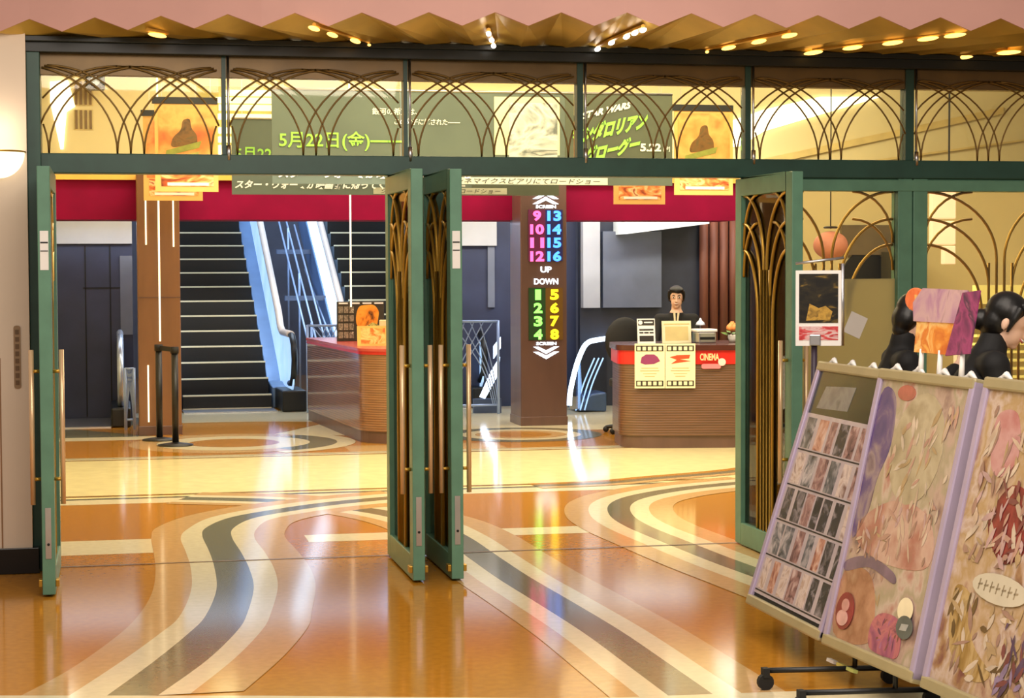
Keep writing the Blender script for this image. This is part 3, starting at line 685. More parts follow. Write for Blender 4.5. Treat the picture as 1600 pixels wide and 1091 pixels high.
# ================================================================ COUNTERS
SLATW = MSLAT('slatted_brown_counter', (132, 88, 56), 0.022, dark=0.62, coat=0.9); TOPRED = M('red_counter_band', (196, 34, 30), 0.35, var=0.06)
TOPDK = M('dark_counter_top', (70, 34, 28), 0.25, var=0.1)
def rounded(P, r=0.12, k=5):
    out = []; n = len(P)
    for i in range(n):
        a, p, c = Vector(P[i - 1]), Vector(P[i]), Vector(P[(i + 1) % n])
        ra = min(r, (a - p).length * 0.45, (c - p).length * 0.45)
        s = p + (a - p).normalized() * ra; e = p + (c - p).normalized() * ra
        for j in range(k + 1):
            t = j / k; out.append(tuple((1 - t) ** 2 * s + 2 * t * (1 - t) * p + t * t * e))
    return out
def grow(P, d):
    c = Vector((sum(p[0] for p in P) / len(P), sum(p[1] for p in P) / len(P)))
    return [tuple(Vector(p) + (Vector(p) - c).normalized() * d) for p in P]
SLATD = MSLAT('dark_slatted_counter', (98, 64, 44), 0.022, dark=0.66, coat=0.5)
def counter(P, h, label, red0, red1, toph):
    c0 = P[0]
    t = thing('counter', (c0[0], c0[1], 0), label, 'counter')
    O = rounded(P)
    b = MB(); b.prism(O, 0.11, red0); b.build('body', SLATD if toph else SLATW, t)
    b = MB(); b.prism(grow(O, -0.02), 0.0, 0.11); b.build('plinth', WOOD_D, t)
    b = MB(); b.prism(grow(O, 0.012), red0, red1); b.build('red_band', TOPRED, t)
    b = MB(); b.prism(grow(O, 0.03), red1, h); b.build('worktop', TOPDK if toph else M('rose_counter_top', (176, 70, 62), 0.25), t)
    return t
counter([(1.40, 6.78), (1.60, 6.58), (2.05, 6.56), (2.30, 6.75), (2.30, 9.55), (1.17, 9.62)], 0.87, 'brown slatted counter with red top in front of the right up escalator', 0.815, 0.845, False)
counter([(3.58, 5.78), (3.72, 5.64), (4.55, 5.47), (5.35, 5.47), (5.55, 5.7), (5.55, 6.45), (3.70, 6.50)], 0.915, 'brown slatted counter with red band where the woman sits', 0.745, 0.868, True)

PAPER = M('cream_paper', (226, 216, 180), 0.6, var=0.04); PAPERW = M('white_paper', (232, 230, 226), 0.6, var=0.04); INK = M('dark_ink', (38, 32, 28), 0.6)
# film strip posters taped on the counter front (front face runs from (3.72,5.64) to (4.55,5.47))
fu = Vector((4.55 - 3.72, 5.47 - 5.64, 0)).normalized(); fn = Vector((fu.y, -fu.x, 0))
def on_front(s, z, off): p = Vector((3.72, 5.64, z)) + fu * s + fn * off; return p
def film_poster(s0, label, ink, shape):
    t = thing('film_poster', on_front(s0 + 0.13, 0.54, 0.03), label, 'poster', 'film strip posters on the counter')
    W, H = 0.265, 0.395; z0 = 0.535
    o = on_front(s0, z0, 0.026)
    b = MB(); b.slab([(0, 0), (W, 0), (W, H), (0, H)], o, fu, (0, 0, 1), fn, 0.006); b.build('sheet', PAPER, t)
    for zb in (0.018, H - 0.068):
        b = MB(); b.slab([(0.012, zb), (W - 0.012, zb), (W - 0.012, zb + 0.05), (0.012, zb + 0.05)], o + fn * 0.006, fu, (0, 0, 1), fn, 0.0015); fs = b.build('film_strip', INK, t)
        b = MB()
        for k in range(5):
            x = 0.022 + k * 0.047
            b.slab([(x, zb + 0.009), (x + 0.03, zb + 0.009), (x + 0.03, zb + 0.041), (x, zb + 0.041)], o + fn * 0.0076, fu, (0, 0, 1), fn, 0.0012)
        b.build('sprocket_hole', PAPER, fs)
    b = MB(); b.slab(shape, o + fn * 0.006, fu, (0, 0, 1), fn, 0.0015); b.build('logo_shape', ink, t)
    b = MB()
    for k, wd in enumerate((0.15, 0.17, 0.12, 0.09)):
        b.slab([(W / 2 - wd / 2, 0.175 - k * 0.024), (W / 2 + wd / 2, 0.175 - k * 0.024), (W / 2 + wd / 2, 0.181 - k * 0.024), (W / 2 - wd / 2, 0.181 - k * 0.024)], o + fn * 0.006, fu, (0, 0, 1), fn, 0.0012)
    b.build('small_print', M('tan_ink', (176, 156, 104), 0.6), t)
film_poster(-0.035, 'cream film strip poster with purple logo on the counter front', M('plum_ink', (132, 48, 96), 0.6), [(0.05, 0.225), (0.06, 0.275), (0.10, 0.30), (0.17, 0.30), (0.20, 0.28), (0.225, 0.24), (0.17, 0.215), (0.09, 0.21)])
film_poster(0.235, 'cream film strip poster with orange red logo on the counter front', M('orange_red_ink', (206, 70, 34), 0.6), [(0.04, 0.275), (0.10, 0.292), (0.22, 0.295), (0.21, 0.262), (0.13, 0.255), (0.225, 0.24), (0.05, 0.215), (0.10, 0.25)])
lg = thing('cinema_logo', on_front(0.62, 0.72, 0.03), 'pink and cream cinema lettering on the red counter band', 'sign')
text('lettering', 'CINEMA', M('cream_enamel', (238, 196, 150), 0.5), on_front(0.625, 0.81, 0.03), 0.17, 0.062, u=fu, parent=lg, bold=0.03)
b = MB(); b.slab(rounded([(-0.085, -0.02), (0.085, -0.02), (0.085, 0.022), (-0.085, 0.022)], 0.02), on_front(0.64, 0.727, 0.03), fu, (0, 0, 1), fn, 0.006); b.build('pink_bar', M('pink_enamel', (232, 120, 132), 0.5), lg)
b = MB(); b.slab([(0.034 * math.cos(a * math.pi / 8), 0.034 * math.sin(a * math.pi / 8)) for a in range(16)], on_front(0.735, 0.765, 0.03), fu, (0, 0, 1), fn, 0.01); b.build('round_mark', M('pale_pink_enamel', (244, 190, 190), 0.5), lg)

# things on the staffed counter
CT = 0.915
def sheet_stand(x, y, w_, h_, lean, z, mat, name, label, cat, extra=None):
    t = thing(name, (x, y, z), label, cat)
    v = Vector((0, math.sin(lean), math.cos(lean)))
    b = MB(); b.slab([(-w_ / 2, 0), (w_ / 2, 0), (w_ / 2, h_), (-w_ / 2, h_)], (x, y, z), (1, 0, 0), v, (0, 1, 0), 0.012); b.build('board', mat, t)
    b = MB(); b.obox((x - 0.02, y + 0.01, z), (0.04, 0, 0), (0, 0.10, 0), (0, 0, 0.012)); b.obox((x - 0.02, y + 0.09, z), (0.04, 0, 0), (0, 0.012, 0), (0, -0.01, h_ * 0.5)); b.build('easel_leg', mat, t)
    return t, v
t, v = sheet_stand(3.90, 6.0, 0.165, 0.225, 0.12, CT, PAPERW, 'leaflet_stand', 'small white leaflet stand with black print on the staffed counter', 'stand')
b = MB()
for (a, c, d, e) in ((-0.075, 0.165, 0.075, 0.215), (-0.066, 0.118, 0.066, 0.132), (-0.066, 0.02, 0.066, 0.07), (-0.066, 0.092, -0.03, 0.104), (-0.02, 0.092, 0.02, 0.104), (0.03, 0.092, 0.066, 0.104)):
    b.slab([(a, c), (d, c), (d, e), (a, e)], (3.90, 5.999, CT), (1, 0, 0), v, (0, -1, 0), 0.002)
b.build('print', INK, t)
b = MB(); b.slab([(-0.055 + 0.02 * math.cos(k * math.pi / 6), 0.19 + 0.02 * math.sin(k * math.pi / 6)) for k in range(12)], (3.90, 5.996, CT), (1, 0, 0), v, (0, -1, 0), 0.002)
b.slab([(-0.02, 0.185), (0.06, 0.185), (0.06, 0.197), (-0.02, 0.197)], (3.90, 5.996, CT), (1, 0, 0), v, (0, -1, 0), 0.002); b.build('white_mark', PAPERW, t)
t, v = sheet_stand(4.20, 6.05, 0.275, 0.20, 0.10, CT, PAPER, 'notice_board', 'cream notice board standing in front of the seated woman', 'sign')
b = MB(); b.slab([(-0.12, 0.165), (0.12, 0.165), (0.12, 0.178), (-0.12, 0.178)], (4.20, 6.05, CT), (1, 0, 0), v, (0, -1, 0), 0.002); b.slab([(-0.11, 0.02), (0.11, 0.02), (0.11, 0.15), (-0.11, 0.15)], (4.20, 6.05, CT), (1, 0, 0), v, (0, -1, 0), 0.001); b.build('print', M('pale_tan_print', (206, 186, 128), 0.6), t)
t = thing('ticket_printer', (4.45, 6.0, CT), 'white and silver desk device right of the cream notice', 'device')
b = MB(); b.prism(rounded([(4.36, 5.93), (4.54, 5.93), (4.54, 6.12), (4.36, 6.12)], 0.03), CT, CT + 0.10); b.build('body', SILVER, t, bevel=0.01)
b = MB(); b.prism(rounded([(4.35, 5.92), (4.55, 5.92), (4.55, 6.13), (4.35, 6.13)], 0.03), CT + 0.10, CT + 0.125); b.build('lid', WHITE, t, bevel=0.006)
b = MB(); b.box(4.38, 4.52, 5.922, 5.93, CT + 0.03, CT + 0.055); b.build('slot', BLACK, t)
t = thing('desk_lamp', (4.47, 6.2, CT), 'small white domed lamp behind the silver desk device', 'lamp')
b = MB(); b.lathe([(0.05, 0), (0.05, 0.012), (0.008, 0.02), (0.008, 0.19)], (4.47, 6.2, CT)); b.build('stem', SILVER, t, smooth=True)
b = MB(); b.lathe([(0.045, 0.155), (0.035, 0.18), (0.016, 0.195), (0.008, 0.215), (0.003, 0.22)], (4.47, 6.2, CT)); b.build('shade', M('lamp_white', (206, 214, 236), 0.4, emit=0.05), t, smooth=True)
# flowers
t = thing('flower_bouquet', (4.77, 6.0, CT), 'small bouquet of an orange rose and yellow blooms with green leaves', 'flowers')
b = MB(); b.lathe([(0.035, 0), (0.05, 0.05), (0.042, 0.07)], (4.72, 6.0, CT)); b.build('vase', WHITE, t, smooth=True)
b = MB()
for k in range(14):
    a = k * 2.4; r = 0.05 + 0.03 * random.random(); c = Vector((4.72 + r * 0.7 * math.cos(a), 6.0 + r * math.sin(a) * 0.7, CT + 0.06 + 0.03 * random.random()))
    d = Vector((math.cos(a), math.sin(a), 0.3)); b.add([c, c + Vector((-d.y, d.x, 0)) * 0.018 + d * 0.03, c + d * 0.07, c + Vector((d.y, -d.x, 0)) * 0.018 + d * 0.03 + Vector((0, 0, 0.01))], [(0, 1, 2, 3)])
b.build('leaves', M('leaf_green', (92, 128, 48), 0.5, var=0.25, scale=30), t)
def rose(c, r, mat):
    b = MB()
    for lev in range(3):
        for k in range(5):
            a = k * 1.257 + lev * 0.6; q = r * (0.75 - 0.22 * lev)
            b.ball((c[0] + q * 0.6 * math.cos(a), c[1] + q * 0.6 * math.sin(a), c[2] + lev * r * 0.22), (q * 0.62, q * 0.62, r * 0.5), 8, 6)
    b.build('bloom', mat, t, smooth=True)
rose((4.70, 5.97, CT + 0.135), 0.062, M('orange_petal', (232, 142, 78), 0.6, var=0.2, scale=40)); rose((4.82, 6.0, CT + 0.13), 0.05, M('yellow_petal', (240, 222, 150), 0.6, var=0.15, scale=40)); rose((4.87, 5.95, CT + 0.11), 0.045, M('cream_petal', (238, 226, 180), 0.6))
b = MB(); b.box(5.0, 5.3, 6.05, 6.1, CT + 0.06, CT + 0.30); b.box(5.12, 5.18, 6.1, 6.13, CT, CT + 0.15); b.box(5.05, 5.25, 6.05, 6.2, CT, CT + 0.012)
tag(b.build('monitor', BLACK, bevel=0.006), 'black monitor on the right end of the staffed counter', 'monitor')
# chair back behind the counter
t = thing('office_chair', (4.04, 7.25, 0), 'dark rounded office chair behind the leaflet stand', 'chair')
b = MB(); b.ball((4.06, 7.34, 0.88), (0.20, 0.06, 0.24), 16, 10); b.build('backrest', BLACKM, t, smooth=True)
b = MB(); b.prism(rounded([(3.88, 7.0), (4.21, 7.0), (4.21, 7.32), (3.88, 7.32)], 0.08), 0.45, 0.53); b.build('seat', BLACKM, t, bevel=0.02)
b = MB(); b.tube([(4.04, 7.18, 0.06), (4.04, 7.18, 0.46)], 0.03, 10); b.build('stem', BLACK, t); b = MB(); b.tube([(4.05, 7.30, 0.48), (4.06, 7.38, 0.78)], 0.02, 8); b.build('back_support', BLACK, t)
for k in range(5):
    a = k * 1.2566; q = Vector((4.04 + 0.22 * math.cos(a), 7.18 + 0.22 * math.sin(a), 0.05)); b = MB(); b.tube([(4.04, 7.18, 0.08), q], [0.025, 0.018], 8); lg_ = b.build('leg', BLACK, t)
    b = MB(); b.ball((q.x, q.y, 0.03), 0.03, 8, 6); b.build('caster', BLACKM, lg_, smooth=True)

# things on the small counter
LT = 0.87
DBX, DBY = -0.12, 8.5
t = thing('display_board', (1.72 + DBX, DBY, LT), 'dark framed display board with orange picture on the left counter', 'display board')
b = MB(); b.box(1.50 + DBX, 1.98 + DBX, DBY, DBY + 0.03, LT, LT + 0.40); b.build('frame', M('dark_olive_frame', (52, 50, 38), 0.5), t, bevel=0.004)
b = MB()
for i in range(3):
    for j in range(4):
        b.box(1.515 + DBX + i * 0.055, 1.56 + DBX + i * 0.055, DBY - 0.006, DBY, LT + 0.03 + j * 0.085, LT + 0.095 + j * 0.085)
b.build('small_prints', MART('grey_prints', [(50, 44, 36), (150, 140, 120), (90, 84, 70), (196, 190, 170)], 18), t)
b = MB(); b.slab(rounded([(1.70, 0.14), (1.90, 0.12), (1.93, 0.30), (1.88, 0.37), (1.72, 0.36), (1.69, 0.25)], 0.05), (DBX, DBY, LT), (1, 0, 0), (0, 0, 1), (0, -1, 0), 0.006); b.build('orange_picture', MART('orange_print', [(226, 120, 30), (240, 166, 60), (232, 140, 40), (70, 40, 20)], 5), t)
b = MB(); b.slab([(1.74, 0.02), (1.95, 0.02), (1.96, 0.14), (1.86, 0.19), (1.76, 0.13)], (DBX, DBY, LT), (1, 0, 0), (0, 0, 1), (0, -1, 0), 0.009); b.build('pale_picture', MART('pale_print', [(60, 56, 40), (214, 206, 120), (120, 128, 60), (230, 224, 170)], 14), t)
b = MB()
for k in range(4): b.box(1.52 + DBX + k * 0.12, 1.61 + DBX + k * 0.12, DBY - 0.006, DBY, LT + 0.375, LT + 0.39)
b.build('heading_marks', PAPERW, t)
t, v = sheet_stand(1.58, 7.3, 0.29, 0.19, 0.12, LT, M('yellow_card', (240, 196, 96), 0.5), 'picture_card', 'orange picture card leaning on the left counter', 'card')
b = MB(); b.slab([(-0.11, 0.02), (0.12, 0.02), (0.12, 0.17), (-0.11, 0.17)], (1.58, 7.3, LT), (1, 0, 0), v, (0, -1, 0), 0.002); b.build('picture', MART('orange_card_print', [(232, 110, 40), (246, 170, 70), (250, 214, 130), (236, 140, 40), (206, 70, 30)], 9), t)
b = MB(); b.prism([(1.66, 7.42), (1.74, 7.40), (1.76, 7.50), (1.68, 7.52)], LT, LT + 0.24)
tag(b.build('carton', M('cream_carton', (232, 214, 170), 0.6), bevel=0.003), 'tall cream carton beside the orange picture card', 'carton')

# ================================================================ BELT POSTS
def belt_post(x, y, label, belt=None):
    t = thing('belt_post', (x, y, 0), label, 'belt post', 'black belt posts')
    b = MB(); b.lathe([(0.16, 0), (0.16, 0.012), (0.05, 0.03), (0.03, 0.034)], (x, y, 0), 24); b.build('base', BLACK, t, smooth=True)
    b = MB(); b.tube([(x, y, 0.03), (x, y, 0.84)], 0.03, 12); b.build('post', BLACK, t, smooth=True)
    b = MB(); b.tube([(x, y, 0.84), (x, y, 0.90)], 0.038, 12); b.build('belt_head', BLACKM, t, smooth=True)
    if belt: b = MB(); b.obox((x, y, 0.845), (belt[0] - x, belt[1] - y, 0), (0.004, 0.004, 0), (0, 0, 0.045)); b.build('belt', BLACKM, t)
belt_post(-0.41, 7.5, 'black belt post close in front of the wood column', (-0.29, 7.12))
belt_post(-0.28, 6.92, 'black belt post with round base right of the wood column')

# ================================================================ HANGING BANNERS AND POSTERS
OLIVE = M('olive_banner', (92, 106, 98), 0.6, var=0.14, scale=1.6); OLIVE_D = M('dark_olive_banner', (80, 88, 70), 0.6, var=0.14, scale=1.6)
LIME = M('lime_ink', (150, 216, 84), 0.5, emit=0.08, var=0.08, scale=10); WINK = M('white_ink', (236, 238, 230), 0.5, emit=0.1, var=0.03)
SILV = MART('silver_print', [(60, 70, 72), (150, 160, 160), (210, 216, 214), (96, 104, 104), (226, 228, 222)], 2.2, stretch=(1, 1, 1.4))
def banner(y, x0, x1, z0, z1, ox, oz, label, full=True):
    t = thing('hanging_banner', ((x0 + x1) / 2, y, z1), label, 'banner')
    k = 0.905 if not full else 1.0
    X = lambda x: ox + x * k
    Z = lambda z: oz + (z - 2.32) * 1.0
    b = MB(); b.box(x0, x1, y, y + 0.012, z0, z1); b.build('cloth', OLIVE, t)
    xs_ = X(2.55)
    b = MB(); b.box(X(3.05), x1, y - 0.003, y, z0, z1); b.build('title_panel', OLIVE_D, t)
    b = MB(); b.box(X(2.55), X(2.98), y - 0.004, y, z0 + 0.08, Z(3.03)); b.build('picture_panel', SILV, t)
    b = MB(); b.box(X(2.42), X(3.0), y - 0.002, y, Z(2.58), Z(3.08)); b.build('picture_glow', M('cream_print', (226, 218, 176), 0.6, emit=0.1), t)
    b = MB(); b.tube([(x0, y, z1 + 0.01), (x1, y, z1 + 0.01)], 0.012, 8); b.build('top_rail', SILVER, t, smooth=True)
    for x in (x0 + 0.1, x1 - 0.1): b = MB(); b.tube([(x, y + 0.006, z1), (x, y + 0.006, 3.95)], 0.002, 6); b.build('wire', SILVER, t)
    yy = y - 0.006
    text('lettering', '5月22日(金)――', LIME, (X(0.57), yy, Z(2.685)), 1.08 * k, 0.165, parent=t, bold=0.015, align='LEFT')
    text('lettering', '銀河の希望は、', WINK, (X(1.36), yy, Z(2.94)), 0.39 * k, 0.06, parent=t, bold=0.012, align='LEFT')
    text('lettering', 'この父子に託された――', WINK, (X(1.55), yy, Z(2.855)), 0.57 * k, 0.055, parent=t, bold=0.012, shear=0.2, align='LEFT')
    text('lettering', 'スター・ウォーズが映画館に帰ってくる', WINK, (X(0.56), yy, Z(2.41)), 1.66 * k, 0.085, parent=t, bold=0.035, shear=0.25, align='LEFT')
    b = MB(); b.box(X(2.0), X(3.43), y - 0.005, y, Z(2.325), Z(2.385)); b.build('date_strip', M('pale_grey_strip', (176, 180, 160), 0.6), t)
    text('lettering', 'シネマイクスピアリにてロードショー', INK, (X(2.08), yy, Z(2.355)), 1.28 * k, 0.045, parent=t, bold=0.0, shear=0.25, align='LEFT')
    if full:
        a = math.radians(13); uu = Vector((math.cos(a), 0, math.sin(a))); vv = Vector((0, 0, 1))
        text('lettering', 'STAR WARS', WINK, (3.42, yy - 0.004, 2.975), 0.46, 0.06, u=uu, v=(0, 0, 1), parent=t, bold=0.05, shear=0.3)
        text('lettering', 'マンダロリアン', LIME, (3.45, yy - 0.004, 2.82), 0.70, 0.165, u=uu, v=(0.16, 0, 1), parent=t, bold=0.065, shear=0.15)
        text('lettering', 'グローグー', LIME, (3.47, yy - 0.004, 2.635), 0.52, 0.15, u=uu, v=(0.16, 0, 1), parent=t, bold=0.065, shear=0.15)
        text('lettering', '5.22', WINK, (3.82, yy, 2.655), 0.19, 0.07, parent=t, bold=0.04)
        text('lettering', '[金]', WINK, (3.965, yy, 2.645), 0.06, 0.05, parent=t, bold=0.02)
    return t
banner(5.6, 0.51, 4.02, 2.32, 3.11, 0.0, 2.32, 'long olive film banner with lime lettering, the front one of two')
banner(7.4, 0.28, 3.42, 2.30, 3.0, -0.20, 2.305, 'second olive film banner showing behind and below the front one', False)
PO = MART('orange_film_print', [(190, 92, 44), (214, 136, 64), (226, 172, 96), (206, 120, 56), (170, 84, 44)], 3.0, emit=0.06, distort=0.15, detail=8)
PO2 = MART('rust_film_print', [(120, 50, 24), (190, 90, 44), (232, 150, 80), (240, 196, 140), (160, 70, 36)], 6.0, emit=0.1, stretch=(1, 1, 2))
PFR = M('gold_poster_border', (224, 176, 100), 0.5, emit=0.02, var=0.04)
def film_poster_hung(x0, x1, y, z0, z1, label):
    t = thing('hanging_poster', ((x0 + x1) / 2, y, z1), label, 'poster', 'orange film posters hung over the lobby')
    b = MB(); b.box(x0, x1, y, y + 0.012, z0, z1); b.build('border', PFR, t)
    w_ = x1 - x0; h_ = z1 - z0
    b = MB(); b.box(x0 + 0.03, x1 - 0.03, y - 0.003, y, z0 + 0.21, z1 - 0.02); b.build('picture', PO, t)
    b = MB(); b.box(x0 + 0.05, x1 - 0.04, y - 0.004, y, z0 + 0.045, z0 + 0.20); b.build('lower_picture', PO2, t)
    b = MB(); b.slab(rounded([(0.24 * w_, 0.50 * h_), (0.68 * w_, 0.54 * h_), (0.66 * w_, 0.66 * h_), (0.58 * w_, 0.72 * h_), (0.56 * w_, 0.84 * h_), (0.44 * w_, 0.82 * h_), (0.42 * w_, 0.70 * h_), (0.28 * w_, 0.62 * h_)], 0.06), (x0, y - 0.003, z0), (1, 0, 0), (0, 0, 1), (0, -1, 0), 0.002); b.build('dark_shape', MART('dark_brown_print', [(70, 56, 22), (120, 84, 36), (90, 80, 40)], 9), t)  # dark brown shape printed in the picture
    b = MB(); b.slab([(0.16 * w_, 0.40 * h_), (0.70 * w_, 0.50 * h_), (0.74 * w_, 0.58 * h_), (0.18 * w_, 0.47 * h_)], (x0, y - 0.003, z0), (1, 0, 0), (0, 0, 1), (0, -1, 0), 0.003); b.build('title_band', M('moss_ink', (134, 140, 56), 0.6, var=0.2, scale=20), t)
    b = MB(); b.slab([(0.22 * w_, 0.30 * h_), (0.68 * w_, 0.38 * h_), (0.70 * w_, 0.46 * h_), (0.22 * w_, 0.37 * h_)], (x0, y - 0.003, z0), (1, 0, 0), (0, 0, 1), (0, -1, 0), 0.003); b.build('title_band', M('moss_ink_pale', (168, 166, 84), 0.6, var=0.2, scale=20), t)
    b = MB(); b.box(x0 + 0.10, x1 - 0.08, y - 0.006, y - 0.003, z0 + 0.05, z0 + 0.075); b.build('small_print', PAPERW, t)
    b = MB(); b.box(x0 - 0.02, x1, y - 0.01, y + 0.02, z1, z1 + 0.055); b.build('top_bar', BLACK, t)
    for x in (x0 + 0.06, x1 - 0.06): b = MB(); b.tube([(x, y + 0.006, z1), (x, y + 0.006, 3.95)], 0.002, 6); b.build('wire', SILVER, t)
film_poster_hung(-0.46, 0.06, 5.6, 2.25, 2.98, 'orange film poster hanging left of the banner, the front one')
film_poster_hung(-0.53, 0.01, 7.4, 2.24, 3.02, 'orange film poster behind the left front poster, over the wood column')
film_poster_hung(4.04, 4.58, 5.6, 2.24, 2.98, 'orange film poster hanging right of the banner, the front one')
film_poster_hung(3.97, 4.49, 7.4, 2.22, 2.98, 'orange film poster behind the right front poster, lower on the fascia')

# ================================================================ UPPER WALL DETAILS
WLIT = M('daylit_window', (255, 252, 240), 0.5, emit=2.2, var=0.02); WYEL = M('warm_blind_slat', (240, 238, 190), 0.5, emit=1.3, var=0.03)
b = MB(); b.slab([(-1.46, 3.40), (-1.46, 3.62), (-1.27, 3.64), (-1.20, 3.36), (-1.29, 3.30), (-1.33, 2.90), (-1.36, 2.90)], (0, 10.48, 0), (1, 0, 0), (0, 0, 1), (0, 1, 0), 0.02)
tag(b.build('lit_panel', WLIT), 'bright white light panel on the upper wall at far left', 'light')
for za, zb, nm in ((3.37, 3.64, 'upper'), (3.11, 3.33, 'lower')):
    t = thing('wall_vent', (-1.11, 10.48, za), '%s brown slatted vent on the cream upper wall' % nm, 'vent', 'slatted vents on the upper wall')
    b = MB(); b.box(-1.21, -1.01, 10.485, 10.5, za, zb); b.build('backing', M('vent_cream', (206, 186, 128), 0.6), t)
    for k in range(4): b = MB(); b.box(-1.20 + k * 0.05, -1.175 + k * 0.05, 10.47, 10.487, za + 0.01, zb - 0.01); b.build('slat', M('vent_brown', (120, 96, 60), 0.6), t)
t = thing('projector', (-0.97, 10.0, 3.55), 'black projector hanging below the cream ceiling', 'projector')
b = MB(); b.box(-1.08, -0.88, 9.85, 10.15, 3.50, 3.64); b.build('body', BLACK, t, bevel=0.02)
b = MB(); b.tube([(-0.98, 9.86, 3.57), (-0.98, 9.80, 3.57)], [0.045, 0.05], 14); b.build('lens', M('lens_glass', (20, 24, 40), 0.1), t)
b = MB(); b.tube([(-0.98, 10.0, 3.64), (-0.98, 10.0, 3.95)], 0.015, 8); b.build('mount', BLACK, t)
t = thing('blind_window', (0.6, 10.48, 2.87), 'bright slatted window between the left poster and the banner', 'window')
b = MB(); b.box(0.10, 0.95, 10.485, 10.5, 2.72, 3.60); b.build('backing', M('blind_gold', (190, 176, 96), 0.6), t)
for z, xa, xb in ((3.53, 0.36, 0.92), (3.45, 0.30, 0.92), (3.37, 0.33, 0.92), (3.27, 0.14, 0.92), (3.12, 0.24, 0.62), (3.02, 0.20, 0.62)):
    b = MB(); b.box(xa, xb, 10.47, 10.487, z - 0.033, z + 0.033); b.build('slat', WYEL, t)
b = MB(); b.box(0.14, 0.44, 10.47, 10.487, 2.74, 2.96); b.build('slat', WYEL, t)
b = MB(); b.box(3.05, 3.95, 10.47, 10.5, 3.28, 3.60)
tag(b.build('glow_window', M('warm_window_glow', (255, 244, 206), 0.5, emit=1.4, var=0.03)), 'warm glowing window behind the banner picture', 'window')
b = MB(); b.slab([(5.95, 2.98), (6.3, 3.0), (6.6, 3.18), (8.05, 3.60), (7.3, 3.59), (6.6, 3.43), (6.1, 3.26)], (0, 10.46, 0), (1, 0, 0), (0, 0, 1), (0, 1, 0), 0.03)
tag(b.build('skylight_panel', WLIT), 'long slanting white skylight strip on the upper right wall', 'light')
b = MB(); b.slab([(6.3, 2.72), (9.6, 3.42), (9.6, 3.50), (6.3, 2.80)], (0, 10.44, 0), (1, 0, 0), (0, 0, 1), (0, 1, 0), 0.05); b.slab([(6.3, 2.60), (10.6, 3.20), (10.6, 3.22), (6.3, 2.63)], (0, 10.44, 0), (1, 0, 0), (0, 0, 1), (0, 1, 0), 0.05)
tag(b.build('trim_30', M('cream_cornice', (214, 190, 124), 0.6)), 'sloping cream cornice under the skylight strip', 'cornice', kind='structure')

# ================================================================ RIGHT BACKGROUND beyond the side windows
b = MB(); b.box(5.75, 13, 7.5, 7.62, 0, 2.42)
wq = b.build('wall_right', CREAMW); S(wq, label='cream lobby wall seen through the side windows', cat='wall')
t = thing('door_5', (6.45, 7.48, 0), 'dark arched doorway in the cream wall', 'doorway', kind='structure')
b = MB(); arch = [(-0.28, 0)] + [(-0.28 + 0.0, 1.40)] + [(-0.28 * math.cos(a), 1.42 + 0.34 * math.sin(a)) for a in [math.pi * k / 12 for k in range(13)]] + [(0.28, 0)]
b.slab(arch, (6.62, 7.49, 0), (1, 0, 0), (0, 0, 1), (0, -1, 0), 0.03); b.build('opening', BLACK, t)
b = MB(); b.box(6.35, 6.95, 7.44, 7.49, 1.72, 2.02); b.build('lintel', M('taupe_lintel', (110, 96, 72), 0.6), t)
t = thing('paper_lantern', (5.66, 6.0, 1.79), 'salmon lantern hanging behind the right door glass', 'lantern')
b = MB(); b.ball((5.66, 6.0, 1.80), (0.16, 0.16, 0.13), 18, 12); b.build('shade', M('salmon_shade', (184, 118, 98), 0.6, emit=0.03, var=0.2), t, smooth=True)
b = MB(); b.tube([(5.66, 6.0, 1.95), (5.66, 6.0, 3.95)], 0.006, 6); b.lathe([(0.06, 1.955), (0.07, 1.965), (0.05, 1.975)], (5.66, 6.0, 0), 12); b.build('cord', BLACK, t)
t = thing('stepped_sign', (6.72, 5.8, 1.6), 'pink lit stepped sign hanging behind the far side window', 'sign')
LP = M('pink_lit_panel', (250, 208, 184), 0.5, emit=0.5, var=0.04)
for (xa, xb, za, zb) in ((6.56, 6.80, 2.04, 2.30), (6.56, 6.80, 1.80, 2.02), (6.68, 6.80, 1.62, 1.79)):
    b = MB(); b.box(xa, xb, 5.78, 5.85, za, zb); b.build('block', LP, t, bevel=0.01)
b = MB(); b.tube([(6.74, 5.81, 2.28), (6.74, 5.81, 3.95)], 0.01, 6); b.build('hanger', BLACK, t)
b = MB(); b.box(6.75, 7.05, 7.0, 7.4, 0.0, 1.75); b.box(6.77, 7.03, 6.985, 7.0, 0.1, 1.70)
tag(b.build('cabinet', M('dark_olive_cabinet', (58, 54, 36), 0.5), bevel=0.01), 'dark tall cabinet against the cream wall', 'cabinet')
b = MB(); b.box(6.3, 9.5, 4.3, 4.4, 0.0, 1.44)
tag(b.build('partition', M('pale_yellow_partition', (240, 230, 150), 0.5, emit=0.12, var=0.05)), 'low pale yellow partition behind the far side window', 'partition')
t = thing('louvre_screen', (5.6, 2.2, 0), 'pale green louvred screen behind the bent person', 'screen')
for k in range(20): b = MB(); b.obox((5.15, 2.2, 0.15 + k * 0.06), (0.9, 0, 0), (0, 0.03, 0), (0, -0.02, 0.04)); b.build('louvre', M('pale_louvre', (226, 232, 180), 0.5) if k == 0 else bpy.data.materials['pale_louvre'], t)
b = MB(); b.box(5.12, 5.15, 2.17, 2.25, 0, 1.38); b.box(6.05, 6.08, 2.17, 2.25, 0, 1.38); b.build('frame', WHITE, t)

